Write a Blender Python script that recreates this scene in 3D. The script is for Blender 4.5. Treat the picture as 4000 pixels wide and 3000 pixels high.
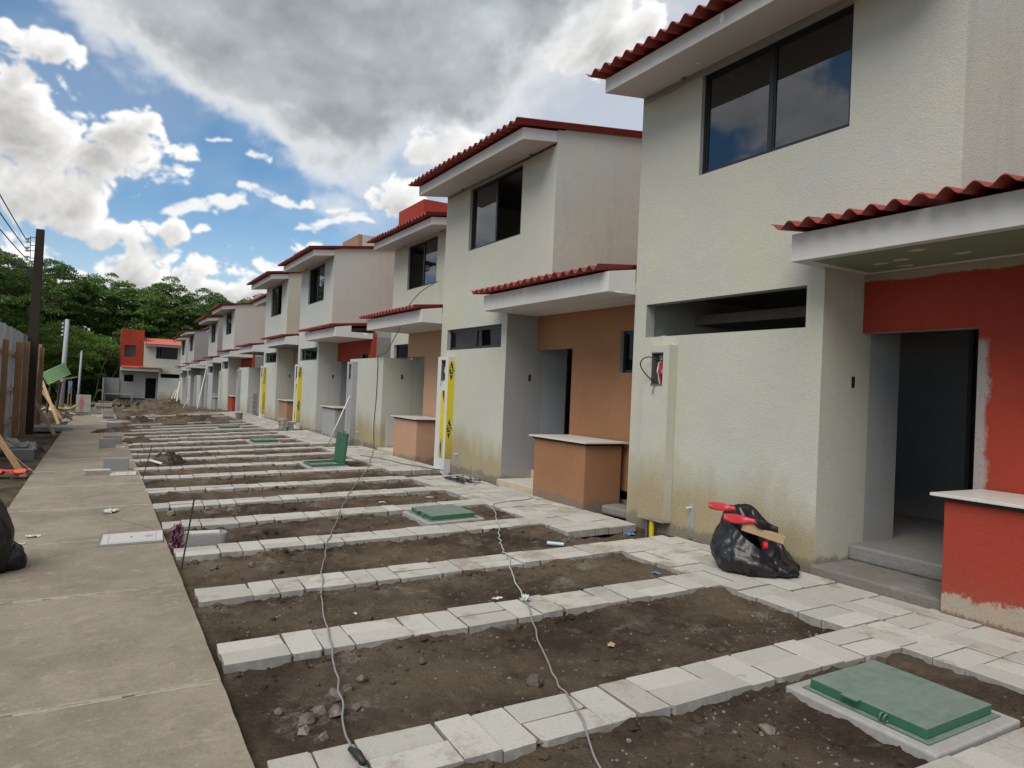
import bpy, math, random
import numpy as np
from mathutils import Matrix, Vector

# ------------------------------------------------------------------ clear
for o in list(bpy.data.objects): bpy.data.objects.remove(o, do_unlink=True)
S = bpy.context.scene
COL = S.collection
rad = math.radians

# ------------------------------------------------------------------ camera
EYE = 1.7652
def cam_matrix(yaw, pitch, roll):
    f = Vector((math.sin(yaw), math.cos(yaw), 0)); r = Vector((math.cos(yaw), -math.sin(yaw), 0)); u = Vector((0, 0, 1))
    f2 = f*math.cos(pitch) + u*math.sin(pitch); u2 = u*math.cos(pitch) - f*math.sin(pitch)
    r3 = r*math.cos(roll) + u2*math.sin(roll); u3 = u2*math.cos(roll) - r*math.sin(roll)
    m = Matrix((r3, u3, -f2)).transposed().to_4x4()
    m.translation = Vector((0, 0, EYE)); return m
cd = bpy.data.cameras.new('camera'); cam = bpy.data.objects.new('camera', cd); COL.objects.link(cam)
cam.matrix_world = cam_matrix(rad(30.293), rad(0.499), rad(2.498))
cd.sensor_width = 36; cd.lens = 2756.8/4000*36; cd.clip_start = .05; cd.clip_end = 3000
S.camera = cam

# ------------------------------------------------------------------ node helper
class NT:
    def __init__(s, tree): s.t = tree; s.N = tree.nodes; s.L = tree.links
    def n(s, typ, ins=None, out=0, **at):
        nd = s.N.new(typ)
        for k, v in at.items(): setattr(nd, k, v)
        for k, v in (ins or {}).items():
            sock = nd.inputs[k]
            if isinstance(v, bpy.types.NodeSocket): s.L.new(v, sock)
            elif isinstance(v, bpy.types.Node): s.L.new(v.outputs[0], sock)
            else: sock.default_value = v
        return nd.outputs[out] if out is not None and len(nd.outputs) else nd
    def m(s, op, a, b=0., c=None, clamp=False):
        ins = {0: a, 1: b}
        if c is not None: ins[2] = c
        return s.n('ShaderNodeMath', ins, operation=op, use_clamp=clamp)
    def vm(s, op, a, b=(0,0,0), out=0): return s.n('ShaderNodeVectorMath', {0: a, 1: b}, out=out, operation=op)
    def mix(s, f, a, b, blend='MIX'):
        col = lambda c: c if isinstance(c, bpy.types.NodeSocket) else ((*c, 1) if len(c) == 3 else c)
        return s.n('ShaderNodeMix', {0: f, 6: col(a), 7: col(b)}, out=2, data_type='RGBA', blend_type=blend, clamp_factor=True)
    def fmix(s, f, a, b): return s.n('ShaderNodeMix', {0: f, 2: a, 3: b}, out=0, data_type='FLOAT')
    def ss(s, x, lo, hi, a=0., b=1.): return s.n('ShaderNodeMapRange', {0: x, 1: lo, 2: hi, 3: a, 4: b}, interpolation_type='SMOOTHSTEP')
    def noise(s, vec, scale, detail=4, rough=.55, dist=0., out=0):
        return s.n('ShaderNodeTexNoise', {'Vector': vec, 'Scale': scale, 'Detail': detail, 'Roughness': rough, 'Distortion': dist}, out=out)
    def vor(s, vec, scale, out=0, feature='F1', rnd=1.): return s.n('ShaderNodeTexVoronoi', {'Vector': vec, 'Scale': scale, 'Randomness': rnd}, out=out, feature=feature)
    def scale(s, vec, v): return s.vm('MULTIPLY', vec, v)
    def sep(s, vec):
        nd = s.n('ShaderNodeSeparateXYZ', {0: vec}, out=None); return nd.outputs[0], nd.outputs[1], nd.outputs[2]

def lin(r, g, b):
    f = lambda c: (c/255/12.92) if c/255 <= .04045 else ((c/255+.055)/1.055)**2.4
    return (f(r), f(g), f(b))

# ------------------------------------------------------------------ world: physical sky with broken cumulus
SUN_EL, SUN_AZ = 50., -122.
W = bpy.data.worlds.new('World'); S.world = W; W.use_nodes = True
t = NT(W.node_tree); t.N.clear()
tc = t.n('ShaderNodeTexCoord', out=None).outputs['Generated']
d = t.vm('NORMALIZE', tc)
dx, dy, dz_ = t.sep(d)
az = t.m('MULTIPLY', t.m('ARCTAN2', dx, dy), 57.29578)
el = t.m('MULTIPLY', t.m('ARCSINE', dz_), 57.29578)
sky = t.n('ShaderNodeTexSky', sky_type='NISHITA', sun_disc=False, sun_elevation=rad(SUN_EL), sun_rotation=rad(SUN_AZ), air_density=1.0, dust_density=.6, ozone_density=2.5, altitude=300)
skyc = t.n('ShaderNodeHueSaturation', {'Hue': .493, 'Saturation': 1.22, 'Value': .71, 'Fac': 1., 'Color': sky})
# cloud cover computed once on an azimuth / elevation grid (cover, brightness, greyness)
def make_clouds(NW, NH):
    rg = np.random.default_rng(12); T = rg.random((512, 512)).astype(np.float32)
    def vn(x, y):
        xi = np.floor(x).astype(np.int32); yi = np.floor(y).astype(np.int32); fx = (x-xi).astype(np.float32); fy = (y-yi).astype(np.float32)
        fx = fx*fx*fx*(fx*(fx*6-15)+10); fy = fy*fy*fy*(fy*(fy*6-15)+10); xi &= 511; yi &= 511; x1 = (xi+1) & 511; y1 = (yi+1) & 511
        a = T[xi, yi]; b = T[x1, yi]; c_ = T[xi, y1]; e = T[x1, y1]
        return (a+(b-a)*fx)+((c_+(e-c_)*fx)-(a+(b-a)*fx))*fy
    def fb_(x, y, o, rough=.55, bill=False, sd=0.):
        r = 0; a = 1.; tot = 0; ca, sa = math.cos(.6), math.sin(.6); x = x+sd*13.7; y = y+sd*7.9
        for i in range(o):
            n = vn(x, y)*2-1
            r = r+a*(np.abs(n) if bill else n); tot += a; a *= rough; x, y = (x*ca-y*sa)*2.03+5.2, (x*sa+y*ca)*2.03+1.7
        return r/tot
    ss = lambda x, a, b: (lambda q: q*q*(3-2*q))(np.clip((x-a)/(b-a), 0, 1))
    az = (np.arange(NW, dtype=np.float32)+.5)/NW*360-180; el = (np.arange(NH, dtype=np.float32)+.5)/NH*90
    AZ, EL = np.meshgrid(az, el); du, dv = NW/360., NH/90.
    A2 = AZ*np.maximum(np.cos(np.radians(EL)), .25)
    w1 = fb_(A2*.22, EL*.22, 4, .55, sd=1); w2 = fb_(A2*.22, EL*.22, 4, .55, sd=2)
    U = AZ+w1*1.5; V = EL+w2*1.1
    bil = fb_(A2*.42+w1*.5, EL*.52+w2*.5, 7, .56, True, 3); fin = fb_(A2*1.3+w1, EL*1.6+w2, 6, .6, sd=4)
    def blob(a, e, ra, re): return 1-((U-a)/ra)**2-((V-e)/re)**2
    def pill(a0, e0, a1, e1, r_): 
        dx, dy = a1-a0, e1-e0; h = np.clip(((U-a0)*dx+(V-e0)*dy)/(dx*dx+dy*dy), 0, 1); return 1-(((U-a0-h*dx)**2+((V-e0-h*dy)*1.25)**2)/r_**2)
    cum = np.full_like(AZ, -9)
    for b in ((-9, 17.6, 6.6, 3.6), (-5.5, 15.2, 6.4, 2.9), (.6, 15.6, 3.5, 2.7), (-14, 13, 7, 6), (-5.0, 20.9, 2.6, .75), (-5.2, 11.6, 4.2, 2.4), (-1.5, 11.2, 1.6, .75), (.2, 9.9, 2.8, 1.0), (4.8, 10.5, 2.2, .85), (20.6, 14.7, 2.0, 1.7), (24.8, 18.4, 3.2, 1.9), (36.5, 27.4, 4.2, 3.4), (14.2, 10.2, 1.6, .8)): cum = np.maximum(cum, blob(*b))
    bank = np.minimum((8.7+.9*np.sin(AZ*.55)-V)*.45, (16.5-U)*.3); cum = np.maximum(cum, np.minimum(bank, 1.0))
    cd = np.minimum(cum, 1.1)*1.0+(bil-.36)*2.6+fin*.55
    ca = ss(cd, -.12, .42)
    # light from upper right, behind the grey cloud
    thick = np.zeros_like(cd); dn = np.clip(cd+.1, 0, 1.6)
    for k in range(1, 8): thick += np.roll(np.roll(dn, -int(round(k*.20*du)), 1), -int(round(k*.24*dv)), 0)
    lit = np.exp(-thick/7*1.15)
    cb = .66+.49*lit+.13*fin
    base_sh = ss(cd, .6, 1.6)*.10; cb = np.clip(cb-base_sh, .60, 1.08)
    # torn wisps
    ws = np.full_like(AZ, -9)
    for p_ in ((4.4, 11.7, 8.0, 13.2, .75), (8.0, 13.9, 10.6, 14.2, .45), (10.6, 14.1, 14.2, 13.9, .5), (13.5, 12.1, 18.6, 12.7, .6), (9.0, 16.3, 10.4, 16.3, .4), (15.8, 13.4, 17.4, 13.2, .3), (6, 17, 7.5, 16.9, .2)): ws = np.maximum(ws, pill(*p_))
    wf = fb_(A2*.7+w1*2, EL*1.9+w2*2, 7, .62, sd=6)
    wa = ss(ws+wf*1.5, .05, .9)*.95
    # grey sheet
    s1 = (V-(22.9-.376*(U+4.6)))/1.07; s2 = (V-(14.9+.632*(U-17)))/1.18
    big = fb_(A2*.13, EL*.16, 6, .55, sd=7); gbil = fb_(A2*.3, EL*.36, 7, .56, True, 8)
    sg = np.minimum(s1, s2)+big*2.8+(gbil-.36)*3.0
    rag = ss(s1-s2, -6, 6)
    ga = ss(sg, -.9, 1.9)*(1-rag)+ss(sg, -3.2, 3.8)*rag
    gth = ss(sg+fin*.35, -.1, 4.2)
    gcol = .99*(1-gth)+(.615+.25*fb_(A2*.16, EL*.22, 6, .55, sd=9)+.012*fin)*gth
    # the rest of the sky
    px = np.sin(np.radians(AZ))/(np.sin(np.radians(EL))+.22); py = np.cos(np.radians(AZ))/(np.sin(np.radians(EL))+.22)
    on = fb_(px*1.1+30, py*1.1+30, 8, .55, sd=11); ob_ = fb_(px*2.2+30, py*2.2+30, 7, .56, True, 12); od = on*2.2+(ob_-.34)*1.6+.10-1.3*np.exp(-((AZ+58)/22)**2-((EL-32)/9)**2)
    oa = ss(od, 0, .4); o2 = np.roll(np.roll(od, -int(1.2*du), 1), -int(1.2*dv), 0); ob = np.clip(.86+.25*(od-o2)-.20*ss(od, .5, 1.5), .55, 1.05)
    inf = ss(AZ, -24, -14)*ss(-AZ, -58, -46)*ss(-EL, -52, -38)
    haze = ss(-EL, -16, 0)*.42; thin = ss(fb_(A2*.07, EL*.09, 5, .6, sd=14), -.05, .55)*.18; soft = ss(AZ, 12, 30)*.62*inf
    hz = np.maximum(np.maximum(haze, thin), soft)
    # composite: cloud cover (alpha) and cloud brightness
    al = hz; br = np.full_like(AZ, .88)
    def over(a_, b_):
        nonlocal al, br
        na = a_+al*(1-a_); br = np.where(na > 1e-4, (b_*a_+br*al*(1-a_))/np.maximum(na, 1e-4), br); al = na
    over(oa*(1-inf), ob); over(wa*inf, np.float32(1.0)); over(ca*inf, cb); over(ga*inf, gcol)
    grey = ga*gth*inf
    return al, br, grey

_w, _h = 3600, 900
_al, _br, _gr = make_clouds(_w, _h)
img = bpy.data.images.new('cloud_field', _w, _h, float_buffer=True, is_data=True)
_px = np.ones((_h, _w, 4), np.float32); _px[..., 0] = _al; _px[..., 1] = _br; _px[..., 2] = _gr
img.pixels.foreach_set(_px.ravel()); img.update(); img.pack()
uv = t.n('ShaderNodeCombineXYZ', {0: t.m('DIVIDE', t.m('ADD', az, 180.), 360.), 1: t.m('MAXIMUM', t.m('DIVIDE', el, 90.), .002), 2: 0.})
it = t.n('ShaderNodeTexImage', {'Vector': uv}, out=None, interpolation='Cubic', extension='EXTEND'); it.image = img
cs_ = t.n('ShaderNodeSeparateColor', {0: it.outputs['Color']}, out=None)
c_al, c_br, c_gr = cs_.outputs[0], cs_.outputs[1], cs_.outputs[2]
K = 5.3
val = t.m('MULTIPLY', t.m('POWER', c_br, 1.5), K)
tint = t.mix(c_gr, (1., .995, .985), (.91, 1., 1.045))
c = t.mix(c_al, skyc, t.mix(1., tint, t.n('ShaderNodeCombineColor', {0: val, 1: val, 2: val}), 'MULTIPLY'))
below = t.ss(dz_, -.02, -.12)
c = t.mix(below, c, (1.2, 1.1, .95))
bg = t.n('ShaderNodeBackground', {'Color': c, 'Strength': .1})
t.n('ShaderNodeOutputWorld', {'Surface': bg})

# ------------------------------------------------------------------ sun (veiled by the grey cloud)
ld = bpy.data.lights.new('sun', 'SUN'); ld.energy = 1.5; ld.angle = rad(42); ld.color = (1, .94, .85)
sun = bpy.data.objects.new('sun', ld); COL.objects.link(sun)
sd = Vector((math.sin(rad(SUN_AZ))*math.cos(rad(SUN_EL)), math.cos(rad(SUN_AZ))*math.cos(rad(SUN_EL)), math.sin(rad(SUN_EL))))
sun.rotation_euler = sd.to_track_quat('Z', 'Y').to_euler(); sun.location = (0, 0, 30)
S.view_settings.view_transform = 'Standard'; S.view_settings.look = 'None'; S.view_settings.gamma = 1
S.view_settings.exposure = 0.86
S.render.engine = 'CYCLES'

# ------------------------------------------------------------------ ground shape
def G(X, Y):
    w = 1-min(max(X/5.8, 0), 1)
    return .0321*max(min(X, 8), -3)+.0017*min(Y, 40)-w*.010*min(max(Y-13, 0), 17)-.033*min(max(0, Y-34), 45)

# ------------------------------------------------------------------ mesh helpers
class MB:
    def __init__(s): s.v = []; s.f = []; s.mi = []
    def poly(s, pts, m=0):
        b = len(s.v); s.v += [tuple(p) for p in pts]; s.f.append(tuple(range(b, b+len(pts)))); s.mi.append(m)
    def box(s, x0, x1, y0, y1, z0, z1, m=0, M=None):
        b = len(s.v); P = [(x, y, z) for x in (x0, x1) for y in (y0, y1) for z in (z0, z1)]
        if M is not None: P = [tuple(M @ Vector(p)) for p in P]
        s.v += P
        for q in ((0,1,3,2), (4,6,7,5), (0,4,5,1), (2,3,7,6), (0,2,6,4), (1,5,7,3)): s.f.append(tuple(b+i for i in q)); s.mi.append(m)
    def prism(s, prof, y0, y1, m=0, mend=None):
        """profile in xz extruded along y"""
        n = len(prof); b = len(s.v)
        s.v += [(x, y0, z) for x, z in prof]+[(x, y1, z) for x, z in prof]
        for i in range(n):
            j = (i+1) % n; s.f.append((b+i, b+j, b+n+j, b+n+i)); s.mi.append(m)
        s.f.append(tuple(b+i for i in range(n))[::-1]); s.f.append(tuple(b+n+i for i in range(n))); s.mi += [m if mend is None else mend]*2
    def tube(s, pts, r, n=8, m=0, cap=True):
        pts = [Vector(p) for p in pts]; k = len(pts); R = r if isinstance(r, (list, tuple)) else [r]*k; b = len(s.v)
        prev = None
        for i, p in enumerate(pts):
            tg = (pts[min(i+1, k-1)]-pts[max(i-1, 0)]);
            if tg.length < 1e-9: tg = Vector((0, 0, 1))
            tg.normalize()
            a = (prev if prev is not None else (Vector((0, 0, 1)) if abs(tg.z) < .9 else Vector((1, 0, 0))))
            a = (a-tg*a.dot(tg)).normalized(); prev = a; c_ = tg.cross(a)
            s.v += [tuple(p+(a*math.cos(2*math.pi*q/n)+c_*math.sin(2*math.pi*q/n))*R[i]) for q in range(n)]
        for i in range(k-1):
            for q in range(n):
                q2 = (q+1) % n; s.f.append((b+i*n+q, b+i*n+q2, b+(i+1)*n+q2, b+(i+1)*n+q)); s.mi.append(m)
        if cap:
            s.f.append(tuple(b+q for q in range(n))[::-1]); s.f.append(tuple(b+(k-1)*n+q for q in range(n))); s.mi += [m, m]
    def bar(s, p, q, w, h, m=0, up=(0, 0, 1)):
        """rectangular bar from p to q"""
        p = Vector(p); q = Vector(q); tg = (q-p).normalized(); a = Vector(up); a = (a-tg*a.dot(tg))
        if a.length < 1e-4: a = Vector((1, 0, 0)); a = a-tg*a.dot(tg)
        a.normalize(); c_ = tg.cross(a); b = len(s.v)
        for e in (p, q):
            for sa, sc in ((-1,-1), (1,-1), (1,1), (-1,1)): s.v.append(tuple(e+a*sa*h/2+c_*sc*w/2))
        for f in ((0,1,2,3), (7,6,5,4), (0,4,5,1), (1,5,6,2), (2,6,7,3), (3,7,4,0)): s.f.append(tuple(b+i for i in f)); s.mi.append(m)
    def wall(s, x0, x1, y0, y1, z0, z1, holes=(), m=0, mj=None, mend=None, mb=None):
        """wall in the yz plane, thickness x0..x1 (x0 = outer face), rectangular holes (ya,yb,za,zb)"""
        mj = m if mj is None else mj; mend = m if mend is None else mend; mb = m if mb is None else mb
        ys = sorted({y0, y1, *[min(max(h[i], y0), y1) for h in holes for i in (0, 1)]}); zs = sorted({z0, z1, *[min(max(h[i], z0), z1) for h in holes for i in (2, 3)]})
        def solid(i, j):
            if i < 0 or j < 0 or i >= len(ys)-1 or j >= len(zs)-1: return None
            cy = (ys[i]+ys[i+1])/2; cz = (zs[j]+zs[j+1])/2
            for h in holes:
                if h[0] < cy < h[1] and h[2] < cz < h[3]: return -1-(h[4] if len(h) > 4 else mj)
            return 1
        for i in range(len(ys)-1):
            for j in range(len(zs)-1):
                if solid(i, j) < 0: continue
                a, b, c_, e = ys[i], ys[i+1], zs[j], zs[j+1]
                s.poly([(x0,a,c_), (x0,a,e), (x0,b,e), (x0,b,c_)], m); s.poly([(x1,a,c_), (x1,b,c_), (x1,b,e), (x1,a,e)], mb)
                for di, dj, q in ((-1,0,[(x0,a,c_),(x1,a,c_),(x1,a,e),(x0,a,e)]), (1,0,[(x0,b,c_),(x0,b,e),(x1,b,e),(x1,b,c_)]), (0,-1,[(x0,a,c_),(x0,b,c_),(x1,b,c_),(x1,a,c_)]), (0,1,[(x0,a,e),(x1,a,e),(x1,b,e),(x0,b,e)])):
                    sv = solid(i+di, j+dj)
                    if sv is None: s.poly(q, mend)
                    elif sv < 0: s.poly(q, -1-sv)
    def weld(s):
        m_, nv, mp = {}, [], []
        for v_ in s.v:
            k = (round(v_[0], 5), round(v_[1], 5), round(v_[2], 5))
            if k not in m_: m_[k] = len(nv); nv.append(tuple(v_))
            mp.append(m_[k])
        s.v = nv; fs = [tuple(dict.fromkeys(mp[i] for i in f)) for f in s.f]; keep = [i for i, f in enumerate(fs) if len(f) > 2]
        s.f = [fs[i] for i in keep]; s.mi = [s.mi[i] for i in keep]; return s
    def mesh(s, name, mats, smooth=False):
        me = bpy.data.meshes.new(name); me.from_pydata(s.v, [], s.f)
        for m_ in (mats if isinstance(mats, (list, tuple)) else [mats]): me.materials.append(m_)
        if any(s.mi): me.polygons.foreach_set('material_index', s.mi)
        if smooth: me.polygons.foreach_set('use_smooth', [True]*len(s.f))
        me.update(); return me
    def build(s, name, mats, parent=None, smooth=False, bevel=0, kind=None, loc=None, rot=None):
        return link(name, s.mesh(name, mats, smooth), parent, bevel, kind, loc, rot)

def link(name, me, parent=None, bevel=0, kind=None, loc=None, rot=None):
    o = bpy.data.objects.new(name, me); COL.objects.link(o)
    if parent is not None: o.parent = parent
    if loc is not None: o.location = loc
    if rot is not None: o.rotation_euler = rot
    if bevel:
        b = o.modifiers.new('bevel', 'BEVEL'); b.width = bevel; b.segments = 2; b.limit_method = 'ANGLE'; b.angle_limit = rad(40)
    if kind: o['kind'] = kind
    return o
def empty(name, loc=(0,0,0), rz=0.):
    o = bpy.data.objects.new(name, None); COL.objects.link(o); o.location = loc; o.rotation_euler = (0, 0, rz); o.empty_display_size = .2; return o
def tag(o, label, cat, group=None):
    o['label'] = label; o['category'] = cat
    if group: o['group'] = group
    return o
def copy_tree(o, parent=None):
    c = o.copy(); COL.objects.link(c); c.parent = parent
    for ch in list(o.children): copy_tree(ch, c)
    return c

def spline(pts, n):
    out = []; P_ = [Vector(p) for p in pts]; P_ = [P_[0]]+P_+[P_[-1]]
    for i in range(1, len(P_)-2):
        for k in range(n):
            f = k/n; a, b, c_, d_ = P_[i-1:i+3]; out.append(.5*((2*b)+(c_-a)*f+(2*a-5*b+4*c_-d_)*f*f+(3*b-a-3*c_+d_)*f**3))
    out.append(P_[-2]); return out
# value-noise fbm (numpy)
_rng = np.random.default_rng(7); _tab = _rng.random((256, 256))
def vnoise(x, y):
    xi = np.floor(x).astype(int); yi = np.floor(y).astype(int); fx = x-xi; fy = y-yi
    fx = fx*fx*(3-2*fx); fy = fy*fy*(3-2*fy); a = _tab[xi % 256, yi % 256]; b = _tab[(xi+1) % 256, yi % 256]; c_ = _tab[xi % 256, (yi+1) % 256]; e = _tab[(xi+1) % 256, (yi+1) % 256]
    return (a*(1-fx)+b*fx)*(1-fy)+(c_*(1-fx)+e*fx)*fy
def fbm2(x, y, o=5, rough=.5):
    r = 0; a = 1; s_ = 0
    for i in range(o): r = r+a*(vnoise(x*2**i+i*17.3, y*2**i+i*9.1)-.5); s_ += a; a *= rough
    return r/s_*2

# ------------------------------------------------------------------ materials
MATS = {}
def newmat(name):
    m = bpy.data.materials.new(name); m.use_nodes = True; tt = NT(m.node_tree); tt.N.clear()
    MATS[name] = m; return m, tt
def finish(tt, col, rough=.85, bump=None, bstr=.3, bdist=.01, metal=0., spec=.3, extra=None):
    ins = {'Base Color': col if isinstance(col, bpy.types.NodeSocket) else (*col, 1), 'Roughness': rough, 'Metallic': metal, 'Specular IOR Level': spec}
    if extra: ins.update(extra)
    if bump is not None: ins['Normal'] = tt.n('ShaderNodeBump', {'Height': bump, 'Strength': bstr, 'Distance': bdist})
    b = tt.n('ShaderNodeBsdfPrincipled', ins); tt.n('ShaderNodeOutputMaterial', {'Surface': b})
def wpos(tt): return tt.n('ShaderNodeNewGeometry', out=None).outputs['Position']
def lpos(tt): return tt.n('ShaderNodeTexCoord', out=None).outputs['Object']

def stucco(name, col, dirt=(.30, .22, .11), dirt_h=.75, dirt_amt=.0, streak=.25, streak_col=(.42, .45, .46), bump=.42, bscale=80, patch=None, blotch=.12, mask=None):
    m, t = newmat(name); p = wpos(t); lp = lpos(t); _, _, z = t.sep(lp)
    big = t.noise(p, .9, 5, .6); med = t.noise(p, 4., 5, .6); fine = t.noise(p, 60., 3, .6)
    c = t.mix(t.m('MULTIPLY', t.ss(big, .3, .7), min(blotch*3, 1.)), col, tuple(x*.82 for x in col))
    hue = t.noise(t.vm('ADD', p, (11, 5, 3)), .7, 4, .55)
    c = t.mix(t.ss(hue, .50, .68, 0., .55), c, (col[0]*1.03, col[1]*1.0, col[2]*.87)); c = t.mix(t.ss(hue, .48, .34, 0., .5), c, (col[0]*.93, col[1]*.99, col[2]*1.06))
    tro = t.noise(t.scale(p, (2.2, 2.2, 3.4)), 2.6, 6, .7, 1.1)
    c = t.mix(t.ss(tro, .56, .66, 0., .22), c, tuple(x*.78 for x in col)); c = t.mix(t.ss(tro, .42, .34, 0., .25), c, tuple(min(x*1.13, .85) for x in col))
    st = t.noise(t.scale(p, (7., 7., .55)), 1., 5, .65)
    c = t.mix(t.m('MULTIPLY', t.ss(st, .50, .72), streak), c, streak_col)
    c = t.mix(t.m('MULTIPLY', t.ss(med, .45, .8), .25), c, tuple(min(x*1.06, .9) for x in col))
    if dirt_amt:
        edge = t.m('ADD', z, t.m('MULTIPLY', t.m('SUBTRACT', t.noise(t.scale(p, (1.6, 1.6, .6)), 1., 5, .65), .5), 1.1))
        f = t.m('MULTIPLY', t.ss(edge, dirt_h+.25, dirt_h-.42), dirt_amt)
        f = t.m('MULTIPLY', f, t.ss(fine, .15, .6, .55, 1.))
        c = t.mix(f, c, dirt)
        f2 = t.m('MULTIPLY', t.ss(t.m('ADD', z, t.m('MULTIPLY', t.m('SUBTRACT', med, .5), .35)), .34, .26), .75)
        c = t.mix(f2, c, (.16, .145, .12))
    if patch:
        pv = t.noise(t.scale(p, (1.1, 1.1, .8)), 1.3, 4, .7)
        c = t.mix(t.m('MULTIPLY', t.ss(pv, .60, .66), .8), c, patch)
    if mask: c = mask(t, c, p, lp)
    pits = t.vor(p, bscale*.7)
    h = t.m('ADD', t.noise(p, bscale, 4, .65), t.m('MULTIPLY', t.noise(p, 9., 3), .8))
    h = t.m('ADD', h, t.m('MULTIPLY', pits, .35))
    c = t.mix(t.ss(t.noise(p, bscale*.55, 4, .75), .54, .70, 0., .34), c, tuple(x*.62 for x in col)); c = t.mix(t.ss(t.noise(t.vm('ADD', p, (2, 8, 5)), bscale*.5, 4, .75), .55, .70, 0., .28), c, tuple(min(x*1.22, .85) for x in col))
    finish(t, c, .9, h, bump, .012, spec=.2); return m
PALE = (.485, .482, .41)
m_pale = stucco('stucco_pale', PALE, (.31, .235, .115), .92, .85, .30)
m_pale_f = stucco('stucco_pale_far', (.48, .497, .455), (.32, .26, .155), .72, .7, .30)
m_grey_f = stucco('stucco_grey_front', (.42, .43, .42), (.30, .26, .2), .6, .5, .35)
m_beige = stucco('stucco_beige', (.50, .51, .455), (.34, .29, .2), .5, .35, .25, (.36, .35, .34), bump=.4)
m_beige2 = stucco('stucco_beige_warm', (.50, .49, .41), (.34, .29, .2), .5, .35, .25, (.36, .35, .34), bump=.4)
m_greyw = stucco('cement_grey_wall', (.30, .295, .285), (.28, .24, .18), .5, .5, .3, (.22, .22, .22), bump=.35)
m_cem = stucco('cement_render', (.33, .335, .335), (.25, .22, .18), .45, .4, .35, (.25, .26, .27), bump=.3)
m_rough = stucco('rough_cement', (.22, .215, .20), (.16, .14, .115), .35, .4, .2, (.15, .15, .145), bump=.7, bscale=30)
m_red = stucco('stucco_red', (.34, .050, .030), (.30, .12, .08), .5, .4, .15, (.19, .032, .027), patch=None, blotch=.33)
def wear_red(t, c, p, lp):
    x, y, z = t.sep(lp); n = t.m('SUBTRACT', t.noise(t.scale(p, (1, 1, .7)), 26., 6, .72), .5); n2 = t.m('SUBTRACT', t.noise(p, 3.5, 4, .6), .5)
    strip = t.m('MULTIPLY', t.ss(t.m('ADD', t.m('ADD', y, t.m('MULTIPLY', n, .10)), t.m('MULTIPLY', n2, .12)), -3.88, -3.825), t.m('MULTIPLY', t.ss(z, 2.40, 2.32), t.ss(x, .5, .55)))
    top = t.m('MULTIPLY', t.ss(t.m('ADD', z, t.m('MULTIPLY', n2, .10)), 2.955, 2.975), t.ss(x, .5, .55))
    base = t.m('MULTIPLY', t.m('MULTIPLY', t.ss(t.m('ADD', t.m('ADD', z, t.m('MULTIPLY', n, .16)), t.m('MULTIPLY', n2, .3)), .37, .33), t.ss(t.m('ADD', z, t.m('MULTIPLY', n, .1)), .20, .23)), t.ss(x, .4, .35))
    c = t.mix(t.m('MULTIPLY', strip, .9), c, (.34, .33, .31)); c = t.mix(t.m('MULTIPLY', top, .9), c, (.36, .33, .26)); return t.mix(t.m('MULTIPLY', base, .85), c, (.38, .34, .26))
m_red1 = stucco('stucco_red_worn', (.34, .050, .030), (.24, .10, .07), .5, .4, .15, (.19, .032, .027), blotch=.33, mask=wear_red)
m_orange = stucco('stucco_orange', (.335, .165, .085), (.27, .17, .11), .5, .4, .15, (.25, .135, .08), blotch=.3)
m_peach = stucco('stucco_peach', (.47, .285, .185), (.40, .26, .16), .6, .5, .2, (.42, .25, .17))
m_brown = stucco('stucco_brown', (.33, .20, .13), (.3, .22, .14), .5, .4, .2, (.26, .18, .13))
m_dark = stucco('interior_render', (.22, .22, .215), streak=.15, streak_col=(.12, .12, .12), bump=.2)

def simple(name, col, rough=.6, nscale=0, namt=.25, bump=0, metal=0., spec=.4, stretch=(1,1,1), local=True, extra=None):
    m, t = newmat(name)
    p = lpos(t) if local else wpos(t)
    c = col; h = None
    if nscale:
        nz = t.noise(t.scale(p, stretch), nscale, 6, .65); c = t.mix(t.m('MULTIPLY', t.ss(nz, .3, .75), namt*2), col, tuple(x*.55 for x in col)); h = nz
    finish(t, c, rough, h if bump else None, bump, .01, metal, spec, extra); return m
m_fascia_n, t = newmat('fascia_board')
p = wpos(t); vv = t.scale(p, (1., 2.6, 1.5)); dd = t.vor(vv, 1.9); rn = t.n('ShaderNodeSeparateColor', {0: t.vor(vv, 1.9, out=1)})
spot = t.m('MULTIPLY', t.ss(t.m('ADD', dd, t.m('MULTIPLY', t.m('SUBTRACT', t.noise(p, 25., 3), .5), .12)), .15, .11), t.ss(rn, .35, .4))
c = t.mix(t.ss(t.noise(p, 2.2, 5, .6), .35, .7, 0., .35), (.58, .57, .54), (.51, .505, .485))
c = t.mix(spot, c, (.82, .82, .81))
finish(t, c, .8, t.noise(p, 40., 3), .1, .004, spec=.2); m_fascia = m_fascia_n
m_gboard, t = newmat('green_drywall')
p = wpos(t); dd = t.vor(t.scale(p, (3.2, 1.9, 1)), 1.25); rn = t.n('ShaderNodeSeparateColor', {0: t.vor(t.scale(p, (3.2, 1.9, 1)), 1.25, out=1)})
c = t.mix(t.m('MULTIPLY', t.ss(t.m('ADD', dd, t.m('MULTIPLY', t.m('SUBTRACT', t.noise(p, 22., 3), .5), .2)), .21, .16), t.ss(rn, .5, .55)), (.19, .235, .15), (.52, .51, .46))
finish(t, c, .85, t.noise(p, 30., 2), .05)
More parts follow.
